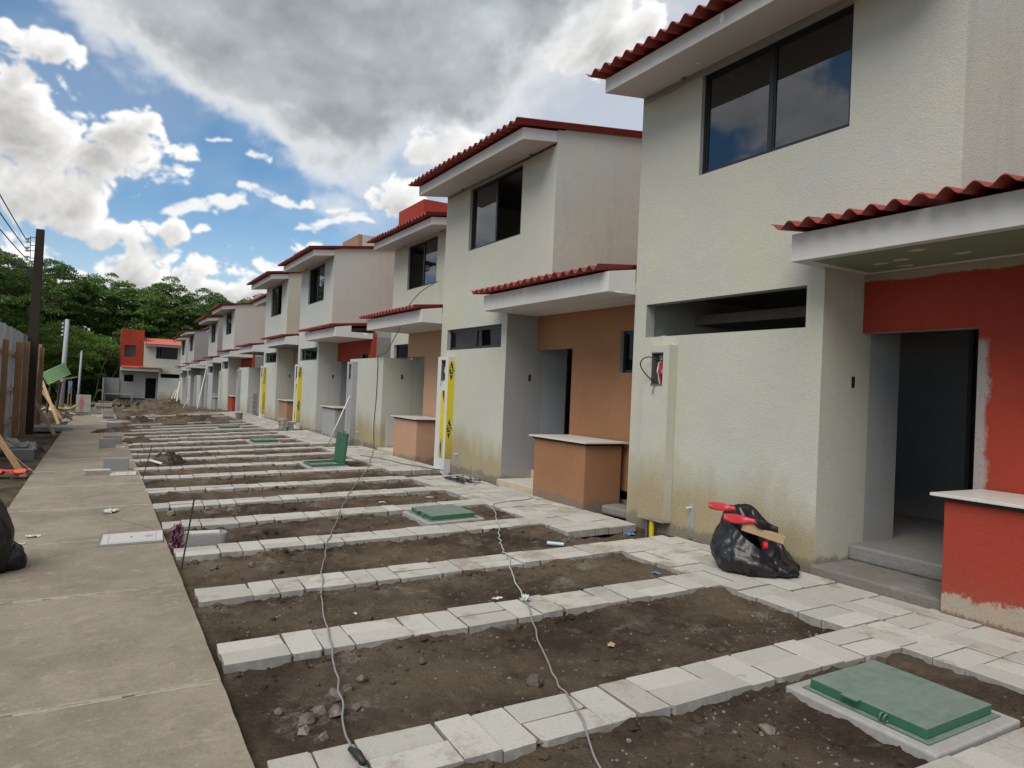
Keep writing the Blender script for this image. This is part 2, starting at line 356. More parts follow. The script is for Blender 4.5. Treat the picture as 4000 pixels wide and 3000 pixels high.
# painted corrugated sheet
m_sheet, t = newmat('roof_sheet_red')
p = wpos(t); nz = t.noise(p, 3., 6, .65); oi = t.n('ShaderNodeObjectInfo', out=None).outputs['Random']; c = t.mix(t.ss(nz, .35, .7), (.31, .042, .029), (.22, .030, .024)); c = t.mix(t.m('MULTIPLY', oi, .55), c, (.24, .045, .035)); c = t.mix(t.ss(t.noise(p, 7., 6, .75), .55, .72, 0., .35), c, (.30, .13, .10))
c = t.mix(t.ss(t.noise(p, 18., 4, .7), .60, .78, 0., .35), c, (.33, .07, .05))
finish(t, c, .48, t.noise(p, 50., 3), .15, .004, spec=.4)
m_sheet2, t = newmat('roof_sheet_coral')
p = wpos(t); nz = t.noise(p, 3., 6, .65); c = t.mix(t.ss(nz, .35, .7), (.62, .16, .10), (.5, .12, .08))
finish(t, c, .55, nz, .1, .004)
m_black = simple('black_aluminium', (.012, .013, .015), .35, spec=.5)
m_trimblk = simple('black_trim', (.01, .01, .01), .5)
# tinted glass
def glass(name, tint, ior, rough=.015):
    m, t = newmat(name); p = wpos(t)
    h = t.noise(p, 1.2, 2, .4)
    nrm = t.n('ShaderNodeBump', {'Height': h, 'Strength': .04, 'Distance': .05})
    fr = t.n('ShaderNodeFresnel', {'IOR': ior, 'Normal': nrm})
    gl = t.n('ShaderNodeBsdfGlossy', {'Color': (.92, .94, 1, 1), 'Roughness': rough, 'Normal': nrm})
    tr = t.n('ShaderNodeBsdfTransparent', {'Color': (*tint, 1)})
    ds = t.n('ShaderNodeBsdfDiffuse', {'Color': (.25, .24, .22, 1)})
    dust = t.ss(t.noise(t.scale(p, (3, 3, 1.2)), 6., 6, .75), .62, .8, .006, .05)
    a = t.n('ShaderNodeMixShader', {0: fr, 1: tr, 2: gl}); b = t.n('ShaderNodeMixShader', {0: dust, 1: a, 2: ds})
    t.n('ShaderNodeOutputMaterial', {'Surface': b}); return m
m_glass = glass('tinted_glass', (.05, .05, .06), 2.0)
m_glassd = glass('dusty_dark_glass', (.10, .10, .10), 1.28)
# concrete pavers
m_pav, t = newmat('concrete_paver')
p = wpos(t); oi = t.n('ShaderNodeObjectInfo', out=None).outputs['Random']
base = t.mix(oi, (.36, .348, .31), (.51, .495, .445))
c = t.mix(t.ss(t.noise(p, 5., 6, .65), .35, .7, 0., .5), base, (.46, .43, .37))
pn = t.noise(p, 95., 5, .85); c = t.mix(t.ss(pn, .56, .68, 0., .75), c, (.19, .18, .155)); c = t.mix(t.ss(t.noise(p, 38., 4, .75), .55, .70, 0., .4), c, (.30, .28, .24))
c = t.mix(t.ss(pn, .44, .30, 0., .6), c, (.68, .665, .61))
c = t.mix(t.m('MULTIPLY', t.ss(t.noise(p, 2.1, 7, .74), .53, .66), .7), c, (.27, .21, .145))
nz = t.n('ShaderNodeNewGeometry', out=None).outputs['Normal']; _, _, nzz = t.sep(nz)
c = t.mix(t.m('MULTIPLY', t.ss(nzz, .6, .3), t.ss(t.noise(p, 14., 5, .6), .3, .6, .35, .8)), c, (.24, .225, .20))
h = t.m('ADD', t.noise(p, 90., 5, .75), t.m('MULTIPLY', t.noise(p, 12., 4), .6))
finish(t, c, .92, h, .55, .008, spec=.15)
# sidewalk concrete with dried mud
m_side, t = newmat('muddy_concrete')
p = wpos(t); a1 = t.noise(t.scale(p, (1, .8, 1)), 1.15, 8, .68); a2 = t.noise(t.scale(p, (1.2, 1.9, 1)), 3.8, 10, .80, .3); a3 = t.noise(p, 34., 5, .78)
c = t.mix(t.ss(a1, .36, .64), (.285, .243, .186), (.208, .175, .134))
c = t.mix(t.ss(a2, .50, .70, 0., .75), c, (.39, .335, .25))
c = t.mix(t.ss(a2, .42, .28, 0., .6), c, (.17, .14, .115))
c = t.mix(t.ss(a3, .54, .70, 0., .65), c, (.14, .12, .10)); c = t.mix(t.ss(a3, .44, .28, 0., .5), c, (.45, .41, .34))
c = t.mix(t.ss(t.noise(p, .55, 6, .7), .58, .70, 0., .35), c, (.31, .285, .24))
h = t.m('ADD', t.m('MULTIPLY', t.noise(t.scale(p, (2., 14., 2.)), 3., 6, .65), .7), t.noise(p, 70., 4, .7))
finish(t, c, .9, h, .5, .010, spec=.18)
m_joint = simple('joint_mortar', (.40, .355, .28), .9, 30, .25, .4, local=False)
# soil
m_soil, t = newmat('soil')
p = wpos(t); a1 = t.noise(p, .8, 8, .68); a2 = t.noise(p, 7., 7, .7); a3 = t.noise(p, 55., 4, .7)
c = t.mix(t.ss(a1, .38, .62), (.078, .060, .045), (.190, .150, .110))
c = t.mix(t.ss(t.noise(t.vm('ADD', p, (7, 3, 1)), 1.3, 6, .7), .55, .68, 0., .5), c, (.19, .125, .082))
c = t.mix(t.ss(a2, .54, .72, 0., .7), c, (.26, .225, .18)); c = t.mix(t.ss(a2, .42, .25, 0., .6), c, (.055, .044, .035))
c = t.mix(t.m('MULTIPLY', t.ss(t.noise(t.vm('ADD', p, (3, 9, 2)), 1.7, 6, .75), .54, .66), t.ss(a3, .40, .62, .2, .8)), c, (.36, .34, .295))
sp = t.vor(p, 38.); spr = t.n('ShaderNodeSeparateColor', {0: t.vor(p, 38., out=1)})
c = t.mix(t.m('MULTIPLY', t.m('MULTIPLY', t.ss(sp, .20, .12), t.ss(spr, .90, .93)), t.ss(a1, .4, .6)), c, (.30, .27, .22))
h = t.m('ADD', t.m('MULTIPLY', t.noise(p, 16., 9, .76), 1.3), t.m('MULTIPLY', t.m('SUBTRACT', 1., t.vor(t.vm('ADD', p, t.scale(t.noise(p, 20., 3, out=1), (.06, .06, .06))), 45.)), .18))
c = t.mix(1., c, (.90, .865, .82), 'MULTIPLY')
finish(t, c, .97, h, 1., .05, spec=.08)
m_stone, t = newmat('loose_stone')
p = wpos(t); oi = t.n('ShaderNodeObjectInfo', out=None).outputs['Random']; cell = t.vor(p, 9., out=1)
cs = t.n('ShaderNodeSeparateColor', {0: cell})
c = t.mix(t.m('FRACT', t.m('ADD', oi, cs)), (.075, .062, .050), (.235, .205, .165)); c = t.mix(t.ss(t.noise(p, 30., 5, .7), .40, .65, 0., .7), c, (.10, .08, .065))
finish(t, c, .95, t.noise(p, 40., 4, .7), .6, .01, spec=.1)
m_patch = simple('patch_cement', (.27, .265, .25), .95, 18, .25, .5, local=False, spec=.1)
m_plaster = simple('bare_plaster', (.30, .295, .28), .9, 14, .2, .4, local=False)
m_conc = simple('plain_concrete', (.36, .345, .32), .92, 14, .22, .35, local=False, spec=.15)
m_bed = simple('bedding', (.15, .135, .115), .95, 20, .3, .6, local=False, spec=.1)
m_cmu = simple('concrete_block', (.29, .285, .27), .95, 60, .25, .5, local=False, spec=.1)
m_coverw = simple('light_cement_cover', (.52, .51, .48), .9, 26, .2, .4, local=False)
m_green, t = newmat('green_painted_steel')
p = wpos(t); g1 = t.noise(p, 3.5, 7, .7); c = t.mix(t.ss(g1, .4, .7), (.085, .145, .108), (.12, .175, .138))
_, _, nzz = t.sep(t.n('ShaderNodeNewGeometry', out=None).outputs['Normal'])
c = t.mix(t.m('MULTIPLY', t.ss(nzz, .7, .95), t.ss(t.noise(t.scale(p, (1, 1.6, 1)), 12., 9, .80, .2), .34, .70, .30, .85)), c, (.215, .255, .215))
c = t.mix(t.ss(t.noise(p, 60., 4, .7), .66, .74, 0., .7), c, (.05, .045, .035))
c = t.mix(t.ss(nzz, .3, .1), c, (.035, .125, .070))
finish(t, c, .5, t.noise(p, 20., 4), .12, .004, spec=.35)
m_tile, t = newmat('beige_step_tile')
p = wpos(t); c = t.mix(t.ss(t.noise(p, 6., 6, .7), .4, .7), (.50, .42, .29), (.42, .35, .25)); finish(t, c, .45)
m_counter = simple('countertop_tile', (.60, .575, .52), .4, 8, .1, local=False)
m_wood = simple('raw_wood', (.30, .185, .095), .85, 5, .3, .35, stretch=(6, 6, .8), spec=.15)
m_woodl = simple('pale_wood', (.42, .30, .17), .85, 5, .25, .3, stretch=(1, .4, 6), spec=.15)
m_woodd = simple('dark_old_wood', (.085, .066, .05), .9, 5, .3, .4, stretch=(6, 6, .8), spec=.1)
m_pole = simple('blackened_pole', (.045, .037, .03), .92, 6, .3, .4, stretch=(5, 5, .8), spec=.1)
m_polec = simple('grey_concrete_pole', (.38, .40, .42), .9, 12, .15, .2)
m_board, t = newmat('weathered_fence_sheet')
p = wpos(t); oi = t.n('ShaderNodeObjectInfo', out=None).outputs['Random']
c = t.mix(oi, (.26, .26, .27), (.46, .46, .46)); c = t.mix(t.ss(t.noise(t.scale(p, (6, 6, .7)), 2.2, 7, .72), .45, .68), c, (.62, .62, .60)); c = t.mix(t.ss(t.noise(t.scale(p, (9, 9, .5)), 2., 6, .7), .56, .72, 0., .8), c, (.13, .13, .14))
finish(t, c, .9, t.noise(t.scale(p, (9, 9, .6)), 3., 5), .3, .008, spec=.15)
m_wood_p, t = newmat('stained_board')
p = lpos(t); x_, _, z_ = t.sep(p); c = t.mix(t.ss(t.noise(t.scale(p, (1, 1, .6)), 7., 5, .65), .4, .7), (.30, .285, .25), (.38, .36, .31))
rr_ = t.m('ADD', t.m('MULTIPLY', t.m('ABSOLUTE', t.m('ADD', x_, .08)), 3.4), t.m('ABSOLUTE', t.m('SUBTRACT', z_, .45))); c = t.mix(t.m('MULTIPLY', t.ss(t.m('ADD', rr_, t.m('MULTIPLY', t.m('SUBTRACT', t.noise(p, 8., 5, .7), .5), .9)), .75, .3), .75), c, (.30, .09, .08)); finish(t, c, .9)
m_porc = simple('porcelain', (.52, .57, .62), .3)
m_cable = simple('grey_cable', (.25, .245, .23), .6, 40, .15)
m_cablel = simple('pale_green_cable', (.40, .45, .40), .6, 40, .1)
m_cableb = simple('black_cable', (.02, .02, .02), .5)
m_pvc = simple('white_pvc', (.68, .67, .63), .45, 6, .12)
m_pvcb = simple('pale_blue_pvc', (.45, .58, .62), .45)
m_yel, t = newmat('yellow_sheathing')
p = wpos(t); lp = lpos(t); _, _, z = t.sep(lp)
c = t.mix(t.ss(t.noise(p, 4., 6, .7), .4, .7, 0., .4), (.62, .50, .012), (.52, .42, .02))
c = t.mix(t.m('MULTIPLY', t.ss(t.m('ADD', z, t.m('MULTIPLY', t.m('SUBTRACT', t.noise(p, 5., 5, .7), .5), .5)), 1.0, .35), .65), c, (.24, .20, .10))
c = t.mix(t.ss(t.noise(p, 45., 4, .7), .64, .74, 0., .6), c, (.12, .10, .04))
finish(t, c, .75, t.noise(p, 40.), .1)
m_white = simple('white_putty', (.58, .585, .57), .85, 9, .12, .1, local=False)
m_yelpipe = simple('yellow_conduit', (.60, .46, .01), .45)
m_ink = simple('dark_print', (.045, .05, .03), .8)
m_plate = simple('galvanised_box', (.16, .17, .175), .45, metal=.5)
m_redp = simple('red_plastic', (.55, .02, .02), .4)
m_redbag = simple('red_wrapper', (.55, .04, .055), .35, 9, .2)
m_redwhite = simple('orange_red_sheet', (.68, .10, .06), .5, 6, .1)
m_whitep = simple('white_litter', (.62, .61, .58), .7, 12, .15)
m_card = simple('cardboard', (.42, .30, .165), .85, 8, .12)
m_purple = simple('faded_purple_cloth', (.22, .10, .13), .9, 12, .3)
m_rebar = simple('rusty_rebar', (.055, .036, .028), .85, 60, .3, .4)
m_bluep = simple('blue_plastic', (.10, .22, .42), .5)
m_bag, t = newmat('black_bin_bag')
p = lpos(t); r1 = t.noise(t.scale(p, (1, 1, .7)), 4.2, 2, .4, 1.5); rid = t.m('ABSOLUTE', t.m('SUBTRACT', r1, .5)); r2 = t.m('ABSOLUTE', t.m('SUBTRACT', t.noise(t.scale(p, (1, 1, .35)), 9., 2, .4, .9), .5))
h = t.m('ADD', t.m('MULTIPLY', rid, -3.), t.m('MULTIPLY', r2, -1.6))
finish(t, (.012, .0125, .014), .33, h, .20, .05, spec=.5)
m_roofgreen, t = newmat('green_corrugated_sheet')
p = wpos(t); c = t.mix(t.ss(t.noise(p, 4., 5, .6), .4, .7, 0., .3), (.25, .42, .20), (.21, .35, .18)); finish(t, c, .5)
m_leaf = []
for nm, a_, b_ in (('foliage_dark', (.050, .102, .028), (.135, .235, .062)), ('foliage_mid', (.062, .128, .032), (.165, .285, .066)), ('foliage_bright', (.095, .175, .028), (.20, .33, .055))):
    m, t = newmat(nm); p = wpos(t); gm = t.n('ShaderNodeNewGeometry', out=None); ri = gm.outputs['Random Per Island']
    c = t.mix(t.m('MULTIPLY', t.m('ADD', ri, t.ss(t.noise(p, .55, 4), .3, .7)), .5), a_, b_)
    df = t.n('ShaderNodeBsdfDiffuse', {'Color': c}); tr = t.n('ShaderNodeBsdfTranslucent', {'Color': t.mix(.5, c, (.12, .2, .02))})
    gl = t.n('ShaderNodeBsdfGlossy', {'Color': (.6, .65, .6, 1), 'Roughness': .45})
    a = t.n('ShaderNodeMixShader', {0: .36, 1: df, 2: tr}); b = t.n('ShaderNodeMixShader', {0: .04, 1: a, 2: gl}); t.n('ShaderNodeOutputMaterial', {'Surface': b}); m_leaf.append(m)
m_bark = simple('bark', (.10, .085, .065), .95, 6, .3, .4, stretch=(4, 4, .8), spec=.1)
m_barkp = simple('pale_bark', (.30, .28, .24), .95, 6, .25, .3, stretch=(4, 4, .8), spec=.1)

# ================================================================== GROUND
TREN = [(6.06, 6.66), (11.8, 12.32), (17.58, 18.1), (22.9, 23.4)]
STR = [1.96, 3.33, 4.93, 6.27, 7.80, 9.23, 10.59, 11.93, 13.40, 14.76, 16.3, 17.66, 18.88, 20.35, 21.75, 22.95, 24.35, 25.65, 26.95, 28.45, 32.0, 33.7, 35.3]
def soil_heights(X, Y):
    w = 1-np.clip(X/5.8, 0, 1)
    g = .0321*np.clip(X, -3, 8)+.0017*np.minimum(Y, 40)-w*.010*np.clip(Y-13, 0, 17)-.033*np.clip(Y-34, 0, 45)
    n1 = fbm2(X*.9, Y*.9, 4); n2 = fbm2(X*5.1+40, Y*5.1, 5, .6); n3 = fbm2(X*19+11, Y*19+5, 3, .6); n3 = n3+1.4*np.maximum(fbm2(X*8.3+3, Y*8.3+9, 3, .6)-.25, 0)*np.maximum(n1+.35, 0)*2
    pad = -.048+.026*n1+.030*n2+.019*n3
    left = -.055+.07*n1+.045*n2+.012*n3
    near_ = np.full_like(pad, 9.)
    for yb in STR[:14]: near_ = np.minimum(near_, np.abs(Y-(yb-.203-.043*(X-.7)))-.205)
    heapn = fbm2(X*3.3+5, Y*3.3+2, 4, .6)
    pad = pad+np.where(near_ > -.02, .034*np.exp(-(np.maximum(near_, 0)/.09)**2)*np.clip(.25+heapn*1.3, 0, 1), 0)-.02*np.exp(-((near_-.28)/.16)**2)*np.clip(.3-heapn, 0, 1)
    h = np.where(X < -.95, left, pad)
    sw = (X > -.95) & (X < .66) & (Y < 38.5); h = np.where(sw, -.13, h)
    wk = (X > 4.78) & (X < 5.76) & (Y < 35.5)
    tr = np.zeros_like(X, bool)
    for a, b in TREN: tr |= (Y > a-.03) & (Y < b+.03)
    h = np.where(wk & ~tr, -.15, h); h = np.where(wk & tr, -.10+.05*n2, h)
    h = np.where(X > 5.9, np.where(Y < 70, -.13, h), h)
    far = np.clip((Y-30)/8, 0, 1); h = np.where((X < 5.6) & (Y > 30), h+far*(.10*n1+.06*n2), h)
    heap = np.exp(-((Y-66)/6)**2)*np.clip((X+.5)/1.5, 0, 1)*np.clip((7.0-X)/1., 0, 1)*(.22+.35*n1+.2*n2); h = h+np.maximum(heap, 0)
    bankw = np.clip((Y-78)/14, 0, 1); bankw = bankw*bankw*(3-2*bankw); h = h+bankw*(2.2+.5*n1)*np.clip((2.5-X)/4+1, .35, 1)
    dl = np.clip((Y-31)/9, 0, 1)*np.clip((-1.05-X)/.6, 0, 1); h = h+dl*(.12+.22*n1+.15*n2)
    return g+h
def axis(parts):
    o = []
    for a, b, s_ in parts: o += list(np.arange(a, b, s_))
    return np.array(o+[parts[-1][1]])
xs = axis([(-260, -40, 20), (-40, -12, 2.), (-12, -3.5, .4), (-3.5, -.95, .09), (-.95, .66, .23), (.66, 4.75, .026), (4.75, 5.9, .05), (5.9, 10, .5), (10, 40, 3), (40, 260, 20)])
ys = axis([(-60, -2, 6), (-2, 1.2, .3), (1.2, 7, .026), (7, 10, .04), (10, 16, .06), (16, 36, .12), (36, 80, .4), (80, 130, 1.5), (130, 420, 15)])
XX, YY = np.meshgrid(xs, ys, indexing='ij'); ZZ = soil_heights(XX, YY)
V = np.stack([XX, YY, ZZ], -1).reshape(-1, 3); nx, ny = len(xs), len(ys)
ii, jj = np.meshgrid(np.arange(nx-1), np.arange(ny-1), indexing='ij'); b0 = (ii*ny+jj).ravel()
F = np.stack([b0, b0+ny, b0+ny+1, b0+1], -1)
me = bpy.data.meshes.new('soil_ground'); me.vertices.add(len(V)); me.vertices.foreach_set('co', V.ravel()); me.loops.add(F.size); me.loops.foreach_set('vertex_index', F.ravel())
me.polygons.add(len(F)); me.polygons.foreach_set('loop_start', np.arange(len(F))*4); me.polygons.foreach_set('loop_total', np.full(len(F), 4)); me.update(calc_edges=True); me.validate()
me.polygons.foreach_set('use_smooth', [True]*len(F)); me.materials.append(m_soil)
link('ground', me, kind='structure')
def soilz(x, y): return float(soil_heights(np.array([x]), np.array([y]))[0])

# ---- sidewalk of cast slabs
random.seed(3)
sw_root = empty('sidewalk', (0, 0, 0)); sw_root['kind'] = 'structure'
joints = [-3.2, -1.2, .55, 2.4, 4.36, 6.46, 8.5, 10.56, 12.6, 14.7, 16.8, 18.9, 21.0, 23.1, 25.2, 27.3, 29.4, 31.5, 33.6, 35.7, 38]
XL, XR = -.93, .675
for a, b in zip(joints[:-1], joints[1:]):
    q = MB(); nxs, nys = 5, 14; sk = .055  # joints run slightly askew
    top = [[(XL+(XR-XL)*i/nxs, a+.006+(b-a-.012)*j/nys-sk*((i/nxs)-.5)*2*.9, 0) for j in range(nys+1)] for i in range(nxs+1)]
    top = [[(x+(random.uniform(-.004, .002) if i_ in (0, nxs) else 0), y, G(x, y)+.004*math.sin(x*3+y)) for x, y, _ in r] for i_, r in enumerate(top)]
    for i in range(nxs):
        for j in range(nys): q.poly([top[i][j], top[i+1][j], top[i+1][j+1], top[i][j+1]])
    lo = lambda p_: (p_[0], p_[1], p_[2]-.14)
    for i in range(nxs): q.poly([lo(top[i][0]), lo(top[i+1][0]), top[i+1][0], top[i][0]]); q.poly([top[i][nys], top[i+1][nys], lo(top[i+1][nys]), lo(top[i][nys])])
    for j in range(nys): q.poly([top[0][j], top[0][j+1], lo(top[0][j+1]), lo(top[0][j])]); q.poly([lo(top[nxs][j]), lo(top[nxs][j+1]), top[nxs][j+1], top[nxs][j]])
    q.build('concrete_slab', m_side, sw_root)
    q = MB(); n = 26
    for sgn in (-1, 1):
        pr = [(XL+.01+(XR-XL-.02)*i/n, b-sk*((i/n)-.5)*2*.9+sgn*.016+.004*random.uniform(-1, 1)) for i in range(n+1)]
        for i in range(n):
            if random.random() < .12: continue
            (x0, y0), (x1, y1) = pr[i], pr[i+1]; w_ = .005
            z0 = G(x0, y0)+.004; z1 = G(x1, y1)+.004
            q.poly([(x0, y0-w_, z0-.006), (x1, y1-w_, z1-.006), (x1, y1, z1+.004), (x0, y0, z0+.004)]); q.poly([(x0, y0, z0+.004), (x1, y1, z1+.004), (x1, y1+w_, z1-.006), (x0, y0+w_, z0-.006)])
    q.build('joint_ridge', m_joint, sw_root)

# ---- pavers
PAV = []
for i in range(8):
    q = MB(); j_ = lambda a: random.uniform(-a, a)
    x, y, z = .1968, .0968, .085
    top = []
    for sx, sy in ((-1,-1), (1,-1), (1,1), (-1,1)):
        if random.random() < .3:   # knocked-off corner
            e_ = random.uniform(.012, .03); f_ = random.uniform(.010, .022)
            pa, pb = (sx*x, sy*(y-f_), j_(.002)), (sx*(x-e_), sy*y, j_(.002)); top += [pa, pb] if sx*sy > 0 else [pb, pa]
        else: top.append((sx*(x+j_(.003)), sy*(y+j_(.003)), j_(.002)))
    c_ = .004; tin = [(px-math.copysign(c_, px), py-math.copysign(c_, py), pz) for px, py, pz in top]; tm = [(px, py, pz-c_) for px, py, pz in top]; bt = [(px, py, -z) for px, py, pz in top]
    q.poly(tin)
    for k in range(len(top)):
        l = (k+1) % len(top); q.poly([tm[k], tm[l], tin[l], tin[k]]); q.poly([bt[k], bt[l], tm[l], tm[k]])
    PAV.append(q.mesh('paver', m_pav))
SLOPE = -math.atan(.0321)
def paver(parent, ox, oy, x, y, rot90, extra=0., zoff=0.):
    z = G(x, y)+random.uniform(-.007, .005)+zoff
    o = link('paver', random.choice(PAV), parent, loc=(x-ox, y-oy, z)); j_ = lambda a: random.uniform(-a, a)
    o.rotation_euler = (SLOPE+j_(.011), j_(.009), math.pi/2+extra+j_(.010)) if rot90 else (j_(.009), SLOPE+j_(.011), extra+j_(.010))
    return o
def joined(name, lst, parent):
    q = MB()
    for x, y, r90, ex in lst:
        z = G(x, y)+random.uniform(-.004, .004); a, b = (.0985, .1985) if r90 else (.1985, .0985)
        M = Matrix.Translation((x, y, z)) @ Matrix.Rotation(ex, 4, 'Z') @ Matrix.Rotation(SLOPE, 4, 'Y'); q.box(-a, a, -b, b, -.09, 0, M=M)
    o = q.build(name, m_pav, parent, bevel=0); o['kind'] = 'stuff'; return o
U = .203
starts = [.72, .72, .72, .73, .70, .69, .67, .65, .64, .6, .58, .58, .57, .58, .56, .57, .56, .58, .56, .6, .9, 1.2, 1.6]
phases = [0, 2, 0, 0, 0, 2, 3, 0, 0, 0, 2, 3, 0, 2, 0, 2, 3, 0, 2, 0, 0, 2, 0]
XW = 4.72
for si, (yb, x0, ph) in enumerate(zip(STR, starts, phases)):
    rot = -.043 if si < 10 else -.03
    root = empty('paver_strip', (x0, yb-.2, 0)); root['kind'] = 'structure'
    x = x0; k = ph; lst = []
    end = 5.62 if si == 3 else XW-.02
    while x < end-.05:
        yc = yb-.203+rot*(x-.7)
        if k % 4 == 0 and x+2*U <= end+.12:
            lst.append((x+U, yc+U/2+rot*U, False, rot)); lst.append((x+U, yc-U/2+rot*U, False, rot)); x += 2*U; k += 2
        else:
            lst.append((x+U/2, yc+rot*U/2, True, rot)); x += U; k += 1
    if si < 16:
        for (px, py, r9, ex) in lst:
            if si == 18 and px < 1.5: continue
            paver(root, x0, yb-.2, px, py, r9, ex, zoff=-.012*random.random() if si > 9 else 0)
    else:
        if si in (19,): lst = [l for l in lst if random.random() > .45]
        root.location = (0, 0, 0); joined('paver_row', lst, root)
    # dirt packed in the joints
    q = MB(); xe = x-.01
    q.poly([(xa_, yb-.203+rot*(xa_-.7)+sg_*.19, G(xa_, yb)-.022) for xa_, sg_ in ((x0+.01, -1), (xe, -1), (xe, 1), (x0+.01, 1))]); o = q.build('joint_dirt', m_bed, root); o.location = -root.location
    # rough bedding mortar below the row
    q = MB(); n = 60
    for sgn in (-1, 1):
        pr = []
        for i in range(n+1):
            xx = x0+(x-x0)*i/n; yy = yb-.203+rot*(xx-.7)+sgn*(.205+.012*vnoise(np.array([xx*9.+si*7]), np.array([sgn*3.]))[0])
            pr.append((xx, yy, G(xx, yy)))
        for i in range(n):
            (xa, ya, za), (xb, yb_, zb) = pr[i], pr[i+1]
            h0 = -.07-.06*vnoise(np.array([xa*9.]), np.array([si*1.+sgn]))[0]; h1 = -.07-.06*vnoise(np.array([xb*9.]), np.array([si*1.+sgn]))[0]
            q.poly([(xa, ya-sgn*.02, za+h0), (xb, yb_-sgn*.02, zb+h1), (xb, yb_+sgn*.012, zb+h1-.02), (xa, ya+sgn*.012, za+h0-.02)]); q.poly([(xa, ya+sgn*.012, za+h0-.02), (xb, yb_+sgn*.012, zb+h1-.02), (xb, yb_+sgn*.022, zb-.16), (xa, ya+sgn*.022, za-.16)])
    o = q.build('bedding_mortar', m_bed, root); o.location = -root.location
wk_root = empty('walkway', (0, 0, 0)); wk_root['kind'] = 'structure'
near, farl = 0, []
y = -.9; row = 0
while y < 35:
    inT = any(y+.4 > a-.02 and y < b+.02 for a, b in TREN)
    if not inT:
        for cx_ in range(3):
            xa = XW+.0+cx_*2*U; half = cx_ == 2
            horiz = (row+cx_) % 2 == 0
            items = []
            if horiz and not half: items = [(xa+U, y+U/2, False), (xa+U, y+1.5*U, False)]
            elif not half: items = [(xa+U/2, y+U, True), (xa+1.5*U, y+U, True)]
            else: items = [(xa+U/2, y+U, True)]
            for px, py, r9 in items:
                py2 = py-.043*(px-XW)
                if near < 298 and y > .6: paver(wk_root, 0, 0, px, py2, r9, -.02); near += 1
                elif y > .6: farl.append((px, py2, r9, -.02))
        y += 2*U; row += 1
    else:
        # jump to the end of the trench
        y = max(b for a, b in TREN if y+.4 > a-.02 and y < b+.02)+.02; row += 1
joined('paver_field', farl, wk_root)

# ---- gravel and crumbs over the bare soil (uncountable)
def rock_mesh(name, mats, seed, flat=.75):
    rnd = random.Random(seed); t_ = (1+5**.5)/2
    vs = [(-1,t_,0),(1,t_,0),(-1,-t_,0),(1,-t_,0),(0,-1,t_),(0,1,t_),(0,-1,-t_),(0,1,-t_),(t_,0,-1),(t_,0,1),(-t_,0,-1),(-t_,0,1)]
    fs = [(0,11,5),(0,5,1),(0,1,7),(0,7,10),(0,10,11),(1,5,9),(5,11,4),(11,10,2),(10,7,6),(7,1,8),(3,9,4),(3,4,2),(3,2,6),(3,6,8),(3,8,9),(4,9,5),(2,4,11),(6,2,10),(8,6,7),(9,8,1)]
    k = [rnd.uniform(.7, 1.15)/1.9 for _ in vs]; return [(x*a, y*a, z*a*flat) for (x, y, z), a in zip(vs, k)], fs
ROCKS = [rock_mesh('r', None, i) for i in range(8)]
def scatter(name, spots, mat):
    q = MB()
    for x, y, z, s_, a in spots:
        vs, fs = ROCKS[int(a*97) % 8]; ca, sa = math.cos(a), math.sin(a); b = len(q.v)
        q.v += [(x+(vx*ca-vy*sa)*s_, y+(vx*sa+vy*ca)*s_, z+vz*s_) for vx, vy, vz in vs]; q.f += [tuple(b+i for i in f) for f in fs]
    q.mi = [0]*len(q.f); o = q.build(name, mat, None); o['kind'] = 'stuff'; return o
rnd = random.Random(11); sp = []
def on_strip(x, y):
    for yb in STR:
        c_ = yb-.203-.043*(x-.7)
        if abs(y-c_) < .225: return True
    return False
XYs = []
while len(XYs) < 4200:
    y = 1.3+rnd.random()**1.7*13; x = rnd.uniform(.72, 4.7)
    if on_strip(x, y) or (3.45 < x < 4.3 and (1.8 < y < 2.75 or 7.75 < y < 8.75)): continue
    dens = vnoise(np.array([x*1.7]), np.array([y*1.7]))[0]
    if rnd.random() > dens*1.2: continue
    XYs.append((x, y))
for a, b in TREN[:2]:
    for _ in range(260): XYs.append((rnd.uniform(4.3, 5.7), rnd.uniform(a, b)))
for _ in range(500): XYs.append((rnd.uniform(-2.4, -.97), rnd.uniform(9, 26)))
ar = np.array(XYs); hz = soil_heights(ar[:, 0], ar[:, 1])
sp = [(x, y, z+.001, .003+.012*rnd.random()**4+(.010*rnd.random() if rnd.random() < .06 else 0), rnd.uniform(0, 6.28)) for (x, y), z in zip(XYs, hz)]
o = scatter('gravel', sp, m_stone); tag(o, 'fine gravel and crumbs strewn over the bare soil', 'gravel')
rc = random.Random(19); cl_ = []
for si_, yb in enumerate(STR[:11]):
    for _ in range(190 if si_ < 6 else 90):
        x = rc.uniform(.75, 4.65); off = rc.choice((-1, 1))*(.215+abs(rc.gauss(0, .05))); y = yb-.203-.043*(x-.7)+off
        if on_strip(x, y): continue
        cl_.append((x, y, rc.uniform(.006, .014)+(.022*rc.random()**2 if rc.random() < .35 else 0)))
for _ in range(900):
    x, y = rc.uniform(.75, 4.65), 1.4+rc.random()**1.5*9
    if on_strip(x, y) or vnoise(np.array([x*1.3+9]), np.array([y*1.3]))[0] < .5: continue
    cl_.append((x, y, rc.uniform(.008, .02)+(.03*rc.random()**2 if rc.random() < .2 else 0)))
ar = np.array(cl_); hz = soil_heights(ar[:, 0], ar[:, 1])
o = scatter('earth_clods', [(x, y, z+s_*.2, s_*1.4, rc.uniform(0, 6.28)) for (x, y, s_), z in zip(cl_, hz)], m_soil); tag(o, 'crumbled clods of dark earth along the paver strips', 'clods')
